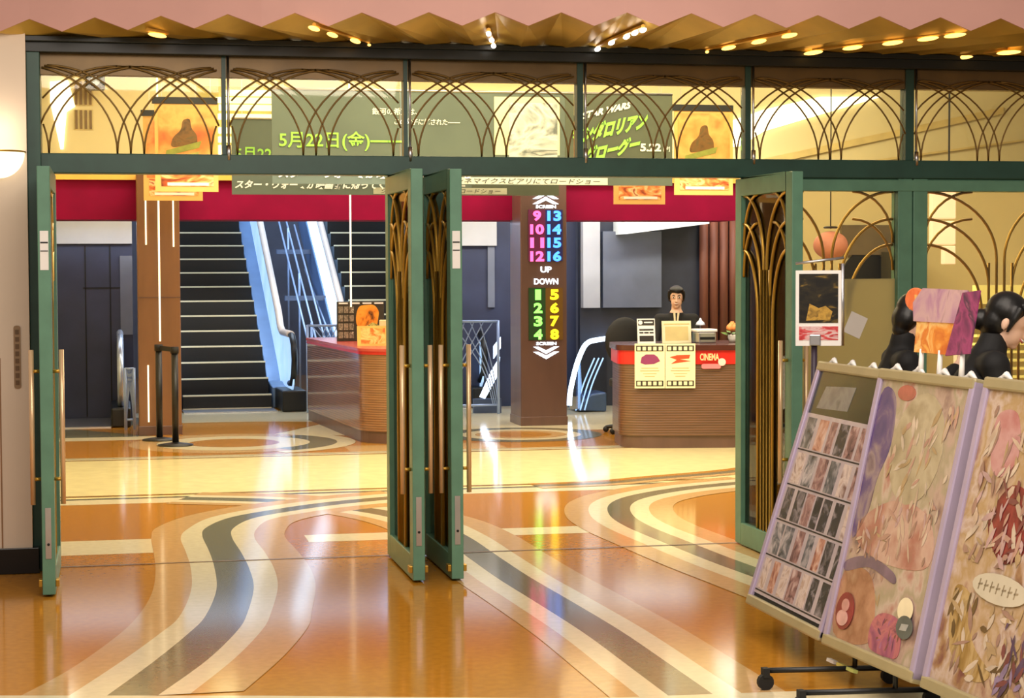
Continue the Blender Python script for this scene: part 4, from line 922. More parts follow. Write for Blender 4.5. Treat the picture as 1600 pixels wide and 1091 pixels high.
# ================================================================ WALL LAMP, PLAQUE
t = thing('wall_sconce', (-1.375, -0.16, 2.15), 'glowing half bowl wall lamp on the beige wall', 'lamp')
prof = [(0.128 * math.sin(a), -0.137 * math.cos(a)) for a in [math.pi / 2 * k / 10 for k in range(11)]]
b = MB()
vs = []; n = 17
for r, z in prof:
    for j in range(n):
        a = math.pi + math.pi * j / (n - 1); vs.append((-1.373 + max(r, 0.002) * math.cos(a), -0.16 + max(r, 0.002) * math.sin(a), 2.217 + z))
k = len(prof)
b.add(vs, [(i * n + j, i * n + j + 1, (i + 1) * n + j + 1, (i + 1) * n + j) for i in range(k - 1) for j in range(n - 1)])
b.add(vs[-n:], [tuple(range(n))])
pl = bpy.data.lights.new('sconce_lamp', 'POINT'); pl.energy = 1.0; pl.color = (1.0, 0.82, 0.6); pl.shadow_soft_size = 0.05
po = bpy.data.objects.new('sconce_lamp', pl); po.location = (-1.373, -0.30, 2.34); COL.objects.link(po)
b.build('bowl', M('alabaster_bowl', (255, 240, 205), 0.4, emit=1.5, var=0.05), t, smooth=True)
b = MB(); b.tube([(-1.373 + 0.131 * math.cos(math.pi + math.pi * j / 16), -0.16 + 0.131 * math.sin(math.pi + math.pi * j / 16), 2.217) for j in range(17)], 0.005, 6); b.build('rim', BRASS, t, smooth=True)
t = thing('wall_plaque', (-1.298, -0.162, 1.14), 'narrow vertical bronze plaque on the beige wall', 'plaque')
b = MB(); b.slab(rounded([(-0.018, 0.98), (0.018, 0.98), (0.018, 1.31), (-0.018, 1.31)], 0.018), (-1.298, -0.16, 0), (1, 0, 0), (0, 0, 1), (0, -1, 0), 0.008); b.build('plate', M('bronze_plaque', (150, 122, 92), 0.5, 0.2), t)
b = MB()
for k in range(8): b.box(-1.308, -1.288, -0.171, -0.167, 0.998 + k * 0.038, 1.022 + k * 0.038)
b.build('raised_marks', M('brown_marks', (104, 78, 52), 0.5, 0.2), t)

# ================================================================ POSTER STANDS
ART_B = MART('pastel_print', [(84, 70, 82), (140, 112, 106), (176, 150, 138), (156, 144, 120), (186, 166, 152), (166, 112, 104), (120, 98, 84)], 5.5, rough=0.18, distort=0.2, stretch=(1, 1.2, 0.8), detail=9)
ART_C = MART('autumn_print', [(104, 70, 64), (160, 124, 104), (186, 160, 134), (170, 140, 100), (192, 170, 158), (156, 120, 86), (120, 74, 68)], 6.0, rough=0.2, distort=0.2, stretch=(1.1, 1.1, 0.9), detail=9)
PALE = MART('pale_lilac_sheet', [(172, 158, 166), (188, 174, 178), (178, 164, 164)], 5, rough=0.22)
def poster_stand(o, u, v, n, W, H, label):
    o, u, v, n = map(Vector, (o, u, v, n))
    t = thing('poster_stand', (o.x + 0.3, o.y - W / 2, 0), label, 'poster stand', 'leaning poster stands')
    P = lambda a, c, d=0.0: o + u * a + v * c + n * d
    def plate(name, pts, mat, d=0.001, th=0.0015, par=None, soft=None):
        if soft is None: soft = name.endswith(('_shape', '_band', '_figure', '_patch')) and len(pts) < 12
        if soft:
            q = [(p[0], p[1], 0) for p in pts]; q = cat_rom(q[-2:] + q + q[:2], 5)[10:-5]; pts = [(p.x, p.y) for p in q][:-5] if False else [(p.x, p.y) for p in q]
            pts = pts[:len(pts) - 1] if (Vector(pts[0]) - Vector(pts[-1])).length < 1e-4 else pts
        b = MB(); b.slab(pts, P(0, 0, d), u, v, n, th); return b.build(name, mat, par or t)
    b = MB(); b.slab([(0.01, 0.01), (W - 0.01, 0.01), (W - 0.01, H - 0.01), (0.01, H - 0.01)], P(0, 0, -0.03), u, v, n, 0.028); b.build('back_panel', BLACKM, t)
    for a0, a1 in ((0.0, 0.034), (W - 0.034, W)):
        b = MB(); b.slab([(a0, 0), (a1, 0), (a1, H), (a0, H)], P(0, 0, -0.035), u, v, n, 0.05); b.build('side_profile', LILAC, t, bevel=0.006)
    for c0, c1 in ((-0.01, 0.035), (H - 0.035, H + 0.008)):
        b = MB(); b.slab([(0, c0), (W, c0), (W, c1), (0, c1)], P(0, 0, -0.036), u, v, n, 0.053); b.build('end_profile', TANRAIL, t, bevel=0.008)
    for f in (0.12, 0.36, 0.62, 0.88):
        b = MB(); q = P(W * f, H + 0.002, -0.01); b.tube([q - u * 0.045, q + v * 0.012, q + u * 0.01 + v * 0.022, q + u * 0.05 + v * 0.006], [0.006, 0.011, 0.012, 0.005], 8); b.build('clip', WHITE, t, smooth=True)
    # rear struts down to the floor
    for a in (0.12, W - 0.12):
        q = P(a, H * 0.80, -0.035); e = Vector((q.x + 0.16, q.y, 0.035))
        b = MB(); b.tube([q, e], 0.012, 8); b.build('rear_strut', BLACK, t, smooth=True)
    return t, P, plate
def feet(t, ys, x0, x1):
    for y in ys:
        b = MB(); b.tube([(x0, y, 0.075), (x1, y, 0.062)], 0.011, 8); b.tube([(x1 - 0.14, y, 0.062), (x1 - 0.14, y, 0.17)], 0.01, 8); f = b.build('foot_bar', BLACK, t, smooth=True)
        for x in (x0, x1):
            b = MB(); b.tube([(x, y - 0.012, 0.032), (x, y + 0.012, 0.032)], 0.031, 14); b.box(x - 0.012, x + 0.012, y - 0.018, y + 0.018, 0.05, 0.085); b.build('caster', BLACKM, f)
def brush(t, P, u, v, n, x0, x1, z0, z1, k, cols, name, size=0.03, d=0.0044):
    """loose painted dabs of a printed picture, one mesh"""
    b = MB()
    for i in range(k):
        cx_, cz_ = random.uniform(x0, x1), random.uniform(z0, z1); a = random.uniform(0.9, 1.9) if random.random() < 0.6 else random.uniform(0, 3.14); l = size * random.uniform(0.6, 1.9); w_ = size * random.uniform(0.18, 0.45)
        ca, sa = math.cos(a), math.sin(a)
        pts = [(cx_ + l * x_ * ca - w_ * y_ * sa, cz_ + l * x_ * sa + w_ * y_ * ca) for x_, y_ in ((-1, 0), (-0.5, -0.8), (0.3, -1), (1, -0.1), (0.6, 0.8), (-0.3, 1))]
        pts = [(min(max(p[0], x0), x1), min(max(p[1], z0), z1)) for p in pts]
        b.slab(pts, P(0, 0, d + 0.00002 * i), u, v, n, 0.0004, i % len(cols))
    return b.build(name, cols, t)
# first stand: rows of small photos under a dark header
vA = Vector((0.329, 0, 1.031)).normalized(); uA = Vector((0, -1, 0)); nA = uA.cross(vA)
t, P, plate = poster_stand((1.885, -2.605, 0.15), uA, vA, nA, 0.862, 1.082, 'leftmost leaning poster stand holding rows of small photos under a dark header')
plate('sheet', [(0.034, 0.05), (0.828, 0.05), (0.828, 0.86), (0.034, 0.86)], PALE)
plate('header', [(0.034, 0.86), (0.828, 0.86), (0.828, 1.047), (0.034, 1.047)], MART('dark_green_header', [(20, 24, 20), (44, 52, 36), (26, 30, 28), (60, 66, 44)], 4, rough=0.2))
plate('header_card', [(0.11, 0.885), (0.45, 0.895), (0.47, 1.0), (0.15, 0.985)], MART('grey_card', [(70, 72, 74), (120, 120, 122), (96, 96, 100)], 6, rough=0.2), 0.0025)
photo_m = [MART('photo_%d' % i, c, 16, rough=0.25, distort=1.0) for i, c in enumerate((
    [(60, 44, 50), (150, 112, 110), (206, 180, 176)], [(40, 44, 48), (110, 110, 116), (200, 190, 192)], [(120, 60, 56), (190, 140, 120), (220, 196, 186)], [(30, 30, 34), (64, 60, 64), (150, 140, 146)], [(170, 140, 120), (214, 196, 190), (120, 90, 84)]))]
random.seed(3)
for r in range(5):
    z0 = 0.075 + r * 0.158
    plate('row_line', [(0.04, z0 - 0.012), (0.82, z0 - 0.012), (0.82, z0 - 0.006), (0.04, z0 - 0.006)], INK, 0.0025, 0.001)
    x = 0.06
    while x < 0.78:
        w_ = random.choice((0.07, 0.085, 0.10)); plate('photo', [(x, z0), (x + w_, z0), (x + w_, z0 + 0.135), (x, z0 + 0.135)], random.choice(photo_m), 0.0025, 0.001); x += w_ + random.choice((0.018, 0.028, 0.04))
# second and third stands share one plane
uB = Vector((0.0716, -0.9974, 0)); vB = Vector((0.2237, 0.0161, 0.9745)); nB = uB.cross(vB)
oB = Vector((1.881, -3.506, 0.15))
t, P, plate = poster_stand(oB, uB, vB, nB, 0.727, 1.075, 'middle leaning poster stand with pastel pink poster and oval badge')
plate('sheet', [(0.034, 0.035), (0.693, 0.035), (0.693, 1.04), (0.034, 1.04)], ART_B)
ell = lambda cx, cy, a, c, k=20: [(cx + a * math.cos(2 * math.pi * i / k), cy + c * math.sin(2 * math.pi * i / k)) for i in range(k)]
INKS = lambda n, c, v=0.25, s=12: M(n, c, 0.25, var=v, scale=s)
plate('indigo_shape', [(0.04, 0.98), (0.16, 0.98), (0.20, 0.80), (0.15, 0.66), (0.13, 0.52), (0.05, 0.42), (0.04, 0.60)], MART('indigo_ink', [(60, 44, 110), (88, 66, 120), (140, 120, 130), (84, 60, 84)], 5, rough=0.2), 0.0025)
plate('pale_figure', ell(0.40, 0.80, 0.19, 0.21), MART('sand_ink', [(122, 108, 88), (160, 146, 120), (178, 164, 138), (138, 122, 96)], 6, rough=0.2, distort=0.1, detail=9), 0.0028)
plate('rose_shape', [(0.10, 0.50), (0.34, 0.60), (0.60, 0.56), (0.66, 0.40), (0.40, 0.36), (0.12, 0.40)], MART('rose_ink', [(180, 134, 124), (190, 158, 144), (160, 104, 94), (130, 98, 86)], 5, rough=0.2, distort=0.15, detail=9), 0.0025)
plate('dusky_band', [(0.05, 0.33), (0.22, 0.37), (0.42, 0.34), (0.44, 0.30), (0.24, 0.33), (0.06, 0.29)], INKS('mauve_ink', (112, 90, 110)), 0.003)
plate('terracotta_shape', [(0.05, 0.29), (0.24, 0.31), (0.34, 0.20), (0.34, 0.06), (0.06, 0.05)], MART('terracotta_ink', [(158, 106, 84), (178, 130, 104), (140, 92, 70), (180, 146, 120)], 6, rough=0.2, distort=0.15, detail=9), 0.0025)
bd = plate('oval_badge', ell(0.125, 0.143, 0.072, 0.072), INKS('crimson_ink', (126, 26, 44)), 0.007)
plate('badge_figures', ell(0.118, 0.115, 0.045, 0.03), INKS('blush_ink', (204, 156, 152)), 0.0088, par=bd); plate('badge_figures', ell(0.125, 0.165, 0.03, 0.025), INKS('blush_ink2', (196, 140, 136)), 0.0088, par=bd)
plate('plum_shape', [(0.36, 0.05), (0.34, 0.13), (0.39, 0.18), (0.49, 0.19), (0.56, 0.16), (0.58, 0.06), (0.50, 0.04)], MART('plum_ink2', [(110, 44, 84), (150, 74, 110), (180, 100, 110), (96, 50, 80)], 8, rough=0.2), 0.0032)
plate('cream_dot', ell(0.57, 0.225, 0.055, 0.045), INKS('butter_ink', (232, 218, 184), 0.08), 0.0066)
plate('slate_panel', ell(0.59, 0.165, 0.06, 0.042), INKS('slate_ink', (84, 92, 92)), 0.0072)
plate('slate_marks', [(0.56, 0.15), (0.61, 0.155), (0.62, 0.18), (0.57, 0.175)], INKS('grey_mark', (170, 170, 168)), 0.009)
DAB = [INKS('dab_%d' % i, c, 0.2) for i, c in enumerate(((184, 160, 140), (150, 118, 104), (172, 134, 120), (192, 174, 156), (130, 106, 98), (166, 140, 104), (116, 66, 64), (180, 148, 146)))]
brush(t, P, uB, vB, nB, 0.22, 0.66, 0.44, 0.98, 60, [DAB[0], DAB[3], DAB[5], DAB[2]], 'upper_print'); brush(t, P, uB, vB, nB, 0.06, 0.64, 0.36, 0.58, 46, [DAB[2], DAB[0], DAB[1], DAB[7]], 'middle_print', 0.024); brush(t, P, uB, vB, nB, 0.20, 0.36, 0.06, 0.33, 22, [DAB[1], DAB[5], DAB[2]], 'lower_print', 0.022, 0.0030); brush(t, P, uB, vB, nB, 0.40, 0.56, 0.06, 0.17, 16, [DAB[6], INKS('plum_dab', (150, 90, 130)), INKS('violet_dab', (100, 50, 86))], 'plum_print', 0.016)
plate('red_patch', ell(0.24, 1.0, 0.07, 0.03), INKS('brick_ink', (172, 96, 84)), 0.0028)
for k in range(3):
    b = MB(); b.slab([(-0.03 + k * 0.085, -0.075), (0.03 + k * 0.085, -0.075), (0.03 + k * 0.085, -0.062), (-0.03 + k * 0.085, -0.062)], P(0, 0, -0.06), uB, vB, nB, 0.02); b.build('pale_dash', (WHITE, M('yellow_dash', (226, 214, 110), 0.4), M('lime_dash', (214, 222, 130), 0.4))[k], t)  # three short dashes in white, yellow and lime below the board
feet(t, (-3.62, -4.0), 1.60, 2.10)
oC = oB + uB * 0.785
t, P, plate = poster_stand(oC, uB, vB, nB, 0.727, 1.085, 'rightmost leaning poster stand with autumn coloured poster and oval title')
plate('sheet', [(0.034, 0.035), (0.693, 0.035), (0.693, 1.05), (0.034, 1.05)], ART_C)
plate('red_shape', [(0.20, 0.62), (0.30, 0.74), (0.44, 0.70), (0.46, 0.55), (0.36, 0.48), (0.26, 0.52)], MART('wine_ink', [(100, 34, 38), (140, 58, 54), (76, 26, 30), (176, 130, 130)], 7, rough=0.2, distort=0.15, detail=8), 0.003)
plate('pink_shape', [(0.12, 0.96), (0.24, 0.98), (0.30, 0.84), (0.22, 0.76), (0.14, 0.80)], MART('rose_ink2', [(170, 104, 104), (188, 142, 140), (150, 80, 84)], 7, rough=0.2, distort=0.15, detail=8), 0.003)
plate('wheat_shape', [(0.08, 0.36), (0.20, 0.34), (0.26, 0.20), (0.40, 0.12), (0.30, 0.08), (0.12, 0.16)], MART('wheat_ink', [(96, 74, 40), (150, 118, 66), (186, 158, 110), (110, 84, 48)], 10, rough=0.2, distort=0.5, stretch=(1, 2, 0.7), detail=8), 0.0028)
brush(t, P, uB, vB, nB, 0.08, 0.66, 0.46, 1.0, 90, [DAB[0], DAB[5], DAB[3], DAB[1], DAB[7]], 'upper_print', 0.035); brush(t, P, uB, vB, nB, 0.22, 0.46, 0.48, 0.76, 30, [DAB[6], DAB[2], DAB[7]], 'red_print', 0.026, 0.0066); brush(t, P, uB, vB, nB, 0.06, 0.62, 0.06, 0.36, 60, [DAB[5], DAB[1], DAB[3], INKS('umber_dab', (96, 74, 46))], 'lower_print', 0.032); brush(t, P, uB, vB, nB, 0.44, 0.68, 0.05, 0.30, 26, [INKS('dusk_dab', (84, 64, 88)), INKS('lilac_dab', (140, 120, 150)), DAB[6]], 'dusk_print', 0.028, 0.0066)
ov = plate('title_oval', ell(0.36, 0.395, 0.17, 0.05), INKS('stone_ink', (196, 186, 166), 0.06), 0.0076)
b = MB()
for k in range(7):
    x = 0.23 + k * 0.037; b.slab([(x, 0.378), (x + 0.006, 0.378), (x + 0.012, 0.415), (x + 0.006, 0.415)], P(0, 0, 0.0092), uB, vB, nB, 0.001); b.slab([(x, 0.392), (x + 0.025, 0.396), (x + 0.025, 0.402), (x, 0.398)], P(0, 0, 0.0092), uB, vB, nB, 0.001)
b.build('title_marks', INKS('taupe_ink', (140, 126, 104)), ov)
feet(t, (-4.40, -4.78), 1.66, 2.16)

# die cut topper clipped to the middle stand
t = thing('display_topper', (2.15, -3.8, 1.22), 'orange and purple folded cardboard display standing on top of the middle poster stand', 'display')
T0 = oB + uB * 0.085 + vB * 1.085 + nB * (-0.01) + Vector((0, 0, -0.012))
up = Vector((0.05, 0, 1)).normalized()
def tp(name, pts, mat, d=0.0, th=0.006, u_=None):
    b = MB(); b.slab(pts, T0 + nB * d, u_ or uB, up, nB, th); return b.build(name, mat, t)
tp('front_panel', [(0.15, 0.085), (0.40, 0.085), (0.50, 0.30), (0.13, 0.30), (0.16, 0.20)], MART('popcorn_print', [(206, 92, 36), (236, 150, 60), (250, 206, 130), (222, 120, 44), (244, 180, 90)], 8, rough=0.3))
tp('upper_panel', [(0.14, 0.20), (0.46, 0.20), (0.53, 0.32), (0.20, 0.325), (0.13, 0.27)], MART('mauve_print', [(150, 100, 140), (186, 140, 170), (206, 170, 176), (140, 90, 120)], 6, rough=0.3), 0.004)
tp('side_panel', [(0.40, 0.08), (0.57, 0.095), (0.62, 0.32), (0.50, 0.31)], MART('purple_print', [(70, 24, 80), (120, 36, 96), (160, 60, 120), (60, 26, 70), (190, 110, 150)], 7, rough=0.3), 0.008)
b = MB(); b.slab([(0.115 + 0.075 * math.cos(a), 0.285 + 0.045 * math.sin(a)) for a in [2 * math.pi * k / 18 for k in range(18)]], T0 - nB * 0.02, uB, up, nB, 0.018); b.build('orange_curl', MART('orange_curl_print', [(226, 90, 40), (244, 130, 80), (200, 70, 30)], 9, rough=0.3), t, bevel=0.006)
for a in (0.20, 0.34, 0.50):
    b = MB(); b.tube([T0 + uB * a - up * 0.02, T0 + uB * a + up * 0.10], [0.012, 0.009], 8); b.build('peg', WHITE, t, smooth=True)
# framed notice on its pole beside the first stand
t = thing('pole_notice', (2.18, -2.62, 1.24), 'white framed black and gold notice on a pole at the end of the photo stand', 'sign')
nx = Vector((0.97, -0.24, 0)).normalized(); ny = Vector((-0.24, -0.97, 0)).normalized()
No = Vector((2.125, -2.53, 1.255))
def npl(name, pts, mat, d, th=0.004, mt=None):
    b = MB(); b.slab(pts, No + ny * d, nx, (0.0, 0, 1), ny, th); return b.build(name, mat, t)
npl('board', [(0, 0), (0.20, 0), (0.20, 0.33), (0, 0.33)], WHITE, 0)
npl('black_sheet', [(0.015, 0.10), (0.185, 0.10), (0.185, 0.315), (0.015, 0.315)], MART('black_gold_print', [(14, 12, 10), (20, 18, 14), (40, 34, 20), (150, 120, 50)], 10, rough=0.3, stretch=(1, 1, 2.2)), 0.004, 0.002)
npl('gold_shape', [(0.045, 0.11), (0.15, 0.115), (0.16, 0.15), (0.13, 0.175), (0.10, 0.165), (0.06, 0.185)], MART('gold_print', [(120, 90, 30), (186, 146, 60), (90, 66, 24)], 20), 0.006, 0.001)
npl('red_band', [(0.015, 0.025), (0.185, 0.025), (0.185, 0.085), (0.015, 0.085)], MART('red_notice_print', [(170, 40, 46), (200, 70, 74), (214, 190, 190), (180, 50, 56)], 14, stretch=(1, 1, 3)), 0.004, 0.002)
b = MB(); b.tube([No + nx * 0.205 + Vector((0, 0, 0.0)), No + nx * 0.205 + Vector((0, 0, 0.36))], 0.008, 8); b.tube([No + nx * 0.0 + Vector((0, 0, 0.36)), No + nx * 0.21 + Vector((0, 0, 0.385))], 0.006, 8); b.build('wire_frame', SILVER, t, smooth=True)
b = MB(); b.tube([No + nx * 0.075 - ny * 0.02 + Vector((0, 0, -1.26)), No + nx * 0.085 - ny * 0.02 + Vector((0, 0, 0.06))], 0.014, 10); b.build('pole', M('dark_violet_pole', (52, 40, 56), 0.4), t, smooth=True)
b = MB(); b.obox(No + nx * 0.06 - ny * 0.04 + Vector((0, 0, 0.0)), nx * 0.05, ny * 0.05, (0, 0, 0.05)); b.build('clamp', SILVER, t, bevel=0.005)
# tilted blank paper on the frosted pane
b = MB(); a = math.radians(-24); pu = Vector((math.cos(a), 0, math.sin(a))); pv = Vector((-math.sin(a), 0, math.cos(a)))
b.slab([(-0.055, -0.065), (0.055, -0.065), (0.055, 0.065), (-0.055, 0.065)], (3.44, -0.006, 1.26), pu, pv, (0, -1, 0), 0.003)
tag(b.build('paper_note', PAPERW), 'small tilted white paper stuck on the frosted side window', 'paper')

# ================================================================ PEOPLE
SKIN = M('skin', (232, 190, 164), 0.5, var=0.05, scale=12); HAIR = M('black_hair', (10, 9, 9), 0.4, var=0.3, scale=40, stretch=(1, 1, 0.2))
CLOTH = M('black_jacket', (7, 7, 9), 0.75, var=0.25, scale=20); EYEW = M('eye_white', (236, 232, 226), 0.3); IRIS = M('dark_iris', (30, 20, 16), 0.2); LIP = M('lip', (214, 118, 110), 0.45); TEETH = M('teeth', (240, 236, 226), 0.35)
def fused(mb, name, mat, parent, voxel, smooth_it=4):
    o = mb.build(name, mat, parent)
    me0 = o.data
    m = o.modifiers.new('r', 'REMESH'); m.mode = 'VOXEL'; m.voxel_size = voxel; m.use_smooth_shade = True
    s = o.modifiers.new('s', 'SMOOTH'); s.iterations = smooth_it; s.factor = 0.5
    dg = bpy.context.evaluated_depsgraph_get(); me = bpy.data.meshes.new_from_object(o.evaluated_get(dg))
    o.modifiers.clear(); o.data = me; me.name = name; bpy.data.meshes.remove(me0)
    for p in me.polygons: p.use_smooth = True
    return o
def cap(mb, a, b, ra, rb, n=12):
    a, b = Vector(a), Vector(b); mb.tube([a, a * 0.5 + b * 0.5, b], [ra, (ra + rb) / 2, rb], n); mb.ball(a, ra, n, 8); mb.ball(b, rb, n, 8)
def hand(mb, w, d, side, s=1.0):
    """palm and five curled fingers from wrist w along d; side = direction of the thumb"""
    d = Vector(d).normalized(); side = Vector(side); side = (side - d * side.dot(d)).normalized(); nrm = d.cross(side)
    w = Vector(w); k = w + d * 0.085 * s
    for f in (-0.6, -0.2, 0.2, 0.6): cap(mb, w + side * f * 0.03 * s, k + side * f * 0.055 * s, 0.016 * s, 0.012 * s, 8)
    for f, L in ((-0.95, 0.055), (-0.32, 0.07), (0.32, 0.076), (0.95, 0.068)):
        p0 = k + side * f * 0.033 * s; p1 = p0 + (d + nrm * 0.35).normalized() * L * 0.55 * s; p2 = p1 + (d * 0.55 + nrm * 0.85).normalized() * L * 0.5 * s
        cap(mb, p0, p1, 0.0092 * s, 0.0085 * s, 8); cap(mb, p1, p2, 0.0085 * s, 0.0072 * s, 8)
    p0 = w + d * 0.03 * s + side * 0.032 * s; p1 = p0 + (side * 0.75 + d * 0.7).normalized() * 0.04 * s; p2 = p1 + (d * 0.9 + nrm * 0.45).normalized() * 0.032 * s
    cap(mb, p0, p1, 0.011 * s, 0.0098 * s, 8); cap(mb, p1, p2, 0.0098 * s, 0.008 * s, 8)
def person(name, label, base, J, hf, s=1.0, bun=False, fringe=True, long_hair=False):
    """J: joints in world space; hf: facing of the head"""
    t = thing(name, base, label, 'person')
    V = {k: Vector(v) for k, v in J.items()}
    f = Vector(hf).normalized(); r = f.cross(Vector((0, 0, 1))).normalized(); u = r.cross(f)
    rot = Matrix((r, f, u)).transposed()
    c = V['head']; L = lambda x, y, z: c + (r * x + f * y + u * z) * s
    b = MB()
    b.ball(L(0, -0.008, 0.022), (0.074 * s, 0.092 * s, 0.088 * s), 20, 14, rot=rot); b.ball(L(0, 0.022, -0.045), (0.056 * s, 0.062 * s, 0.066 * s), 18, 12, rot=rot)
    b.ball(L(0, 0.055, -0.092), (0.022 * s, 0.02 * s, 0.018 * s), 10, 8, rot=rot)
    b.tube([L(0, 0.083, 0.008), L(0, 0.094, -0.018), L(0, 0.104, -0.034), L(0, 0.085, -0.042)], [0.009 * s, 0.011 * s, 0.014 * s, 0.011 * s], 8)
    for q in (-1, 1): b.ball(L(q * 0.076, -0.008, -0.012), (0.010 * s, 0.018 * s, 0.030 * s), 10, 8, rot=rot)
    nb = V['neck']; cap(b, L(0, -0.018, -0.07), nb, 0.05 * s, 0.056 * s)
    pel = V['pelvis']; ch = V['chest']
    cap(b, nb - (nb - ch) * 0.1, ch, 0.075 * s, 0.115 * s); cap(b, ch, pel, 0.115 * s, 0.125 * s)
    for q in ('l', 'r'):
        cap(b, ch * 0.35 + nb * 0.65, V['sh' + q], 0.06 * s, 0.052 * s); cap(b, V['sh' + q], V['el' + q], 0.048 * s, 0.036 * s); cap(b, V['el' + q], V['wr' + q], 0.036 * s, 0.025 * s)
        hd = (V['wr' + q] - V['el' + q]).normalized(); hand(b, V['wr' + q], V.get('hd' + q, hd), V.get('th' + q, Vector((0, 0, 1))), s)
        cap(b, pel + (V['hi' + q] - pel) * 0.6, V['kn' + q], 0.082 * s, 0.055 * s); cap(b, V['kn' + q], V['an' + q], 0.054 * s, 0.036 * s)
        toe = V['an' + q] + V['fwd'] * 0.16 * s; toe.z = 0.035 + (V['an' + q].z - 0.075); cap(b, V['an' + q] - Vector((0, 0, 0.03)), toe, 0.038 * s, 0.03 * s)
    fused(b, 'body', SKIN, t, 0.0058, 3)
    # clothes: jacket, trousers, shoes
    e = 0.014
    b = MB(); cap(b, nb - (nb - ch) * 0.22, ch, 0.086 * s, 0.128 * s); cap(b, ch, pel, 0.128 * s, 0.136 * s)
    for q in ('l', 'r'):
        cap(b, ch * 0.4 + nb * 0.6, V['sh' + q], 0.068 * s, 0.066 * s); cap(b, V['sh' + q], V['el' + q], 0.063 * s, 0.05 * s); cap(b, V['el' + q], V['el' + q] * 0.08 + V['wr' + q] * 0.92, 0.05 * s, 0.038 * s)
    if long_hair: cap(b, nb - (nb - ch) * 0.1, nb * 0.45 + L(0, -0.03, -0.08) * 0.55, 0.074 * s, 0.066 * s)
    fused(b, 'jacket', CLOTH, t, 0.009, 4)
    b = MB(); cap(b, pel + Vector((0, 0, 0.05)), pel - Vector((0, 0, 0.02)), 0.13 * s, 0.135 * s)
    for q in ('l', 'r'): cap(b, pel + (V['hi' + q] - pel) * 0.6, V['kn' + q], 0.098 * s, 0.07 * s); cap(b, V['kn' + q], V['an' + q] + Vector((0, 0, 0.03)), 0.07 * s, 0.056 * s)
    fused(b, 'trousers', CLOTH, t, 0.01, 4)
    for q in ('l', 'r'):
        b = MB(); a = V['an' + q] - Vector((0, 0, 0.035)); toe = a + V['fwd'] * 0.17 * s; toe.z = a.z - 0.002; cap(b, a - V['fwd'] * 0.02, toe, 0.042 * s, 0.036 * s); b.build('shoe', BLACK, t, smooth=True)
    # hair
    b = MB()
    b.ball(L(0, -0.022, 0.040), (0.086 * s, 0.094 * s, 0.088 * s), 20, 14, rot=rot)
    b.ball(L(0, -0.050, -0.015), (0.080 * s, 0.066 * s, 0.085 * s), 18, 12, rot=rot)
    if long_hair: cap(b, L(0, -0.045, -0.02), L(0, -0.045, -0.085), 0.066 * s, 0.05 * s)
    if fringe:
        for k in range(9):
            x = -0.066 + k * 0.0165; zz = 0.034 + 0.020 * abs(k - 3) / 5
            b.tube([L(x * 0.7, 0.045, 0.104), L(x * 0.95, 0.076, 0.080), L(x * 1.04, 0.084 - abs(x) * 0.28, zz + 0.014)], [0.018 * s, 0.017 * s, 0.010 * s], 8)
    for q in (-1, 1): b.tube([L(q * 0.070, 0.03, 0.075), L(q * 0.080, 0.022, 0.02), L(q * 0.076, 0.012, -0.045)], [0.020 * s, 0.015 * s, 0.007 * s], 8)
    if bun: b.ball(L(0.0, -0.118, -0.035), (0.048 * s, 0.044 * s, 0.048 * s), 14, 10, rot=rot)
    fused(b, 'hair', HAIR, t, 0.006, 3)
    for q in (-1, 1):
        b = MB(); b.ball(L(q * 0.031, 0.078, 0.006), (0.0135 * s, 0.007 * s, 0.008 * s), 12, 8, rot=rot); ey = b.build('eye', EYEW, t, smooth=True)
        b = MB(); b.ball(L(q * 0.031, 0.0845, 0.006), (0.0065 * s, 0.003 * s, 0.0072 * s), 10, 6, rot=rot); b.build('iris', IRIS, ey, smooth=True)
        b = MB(); b.tube([L(q * 0.014, 0.088, 0.024), L(q * 0.031, 0.087, 0.031), L(q * 0.048, 0.076, 0.025)], [0.0035 * s, 0.004 * s, 0.002 * s], 6); b.build('eyebrow', HAIR, t, smooth=True)
    b = MB(); b.tube([L(-0.032, 0.068, -0.050), L(-0.016, 0.082, -0.061), L(0, 0.0865, -0.065), L(0.016, 0.082, -0.061), L(0.032, 0.068, -0.050)], [0.002 * s, 0.005 * s, 0.0058 * s, 0.005 * s, 0.002 * s], 8); mo = b.build('mouth', LIP, t, smooth=True)
    b = MB(); b.tube([L(-0.024, 0.0765, -0.052), L(-0.012, 0.0875, -0.0585), L(0, 0.0915, -0.061), L(0.012, 0.0875, -0.0585), L(0.024, 0.0765, -0.052)], [0.0015 * s, 0.0046 * s, 0.005 * s, 0.0046 * s, 0.0015 * s], 6); b.build('teeth', TEETH, mo, smooth=True)
    return t
fw = Vector((-0.292, -0.956, 0)); rt = Vector((0.956, -0.292, 0))   # facing the entrance; rt is her left
def pt(c, a, d, z): p = Vector((c[0], c[1], 0)) + rt * a + fw * d; p.z = z; return p
c = (4.52, 7.12)
J = dict(head=pt(c, 0, 0.03, 1.31), neck=pt(c, 0, 0, 1.165), chest=pt(c, 0, -0.01, 0.98), pelvis=pt(c, 0, -0.06, 0.66), fwd=fw,
    shl=pt(c, 0.165, 0, 1.095), shr=pt(c, -0.165, 0, 1.095), ell=pt(c, 0.21, 0.10, 0.86), elr=pt(c, -0.21, 0.10, 0.86), wrl=pt(c, 0.10, 0.29, 0.83), wrr=pt(c, -0.10, 0.29, 0.83),
    hil=pt(c, 0.09, -0.02, 0.62), hir=pt(c, -0.09, -0.02, 0.62), knl=pt(c, 0.11, 0.33, 0.60), knr=pt(c, -0.11, 0.33, 0.60), anl=pt(c, 0.11, 0.30, 0.30), anr=pt(c, -0.11, 0.30, 0.30),
    thl=-rt, thr=rt)
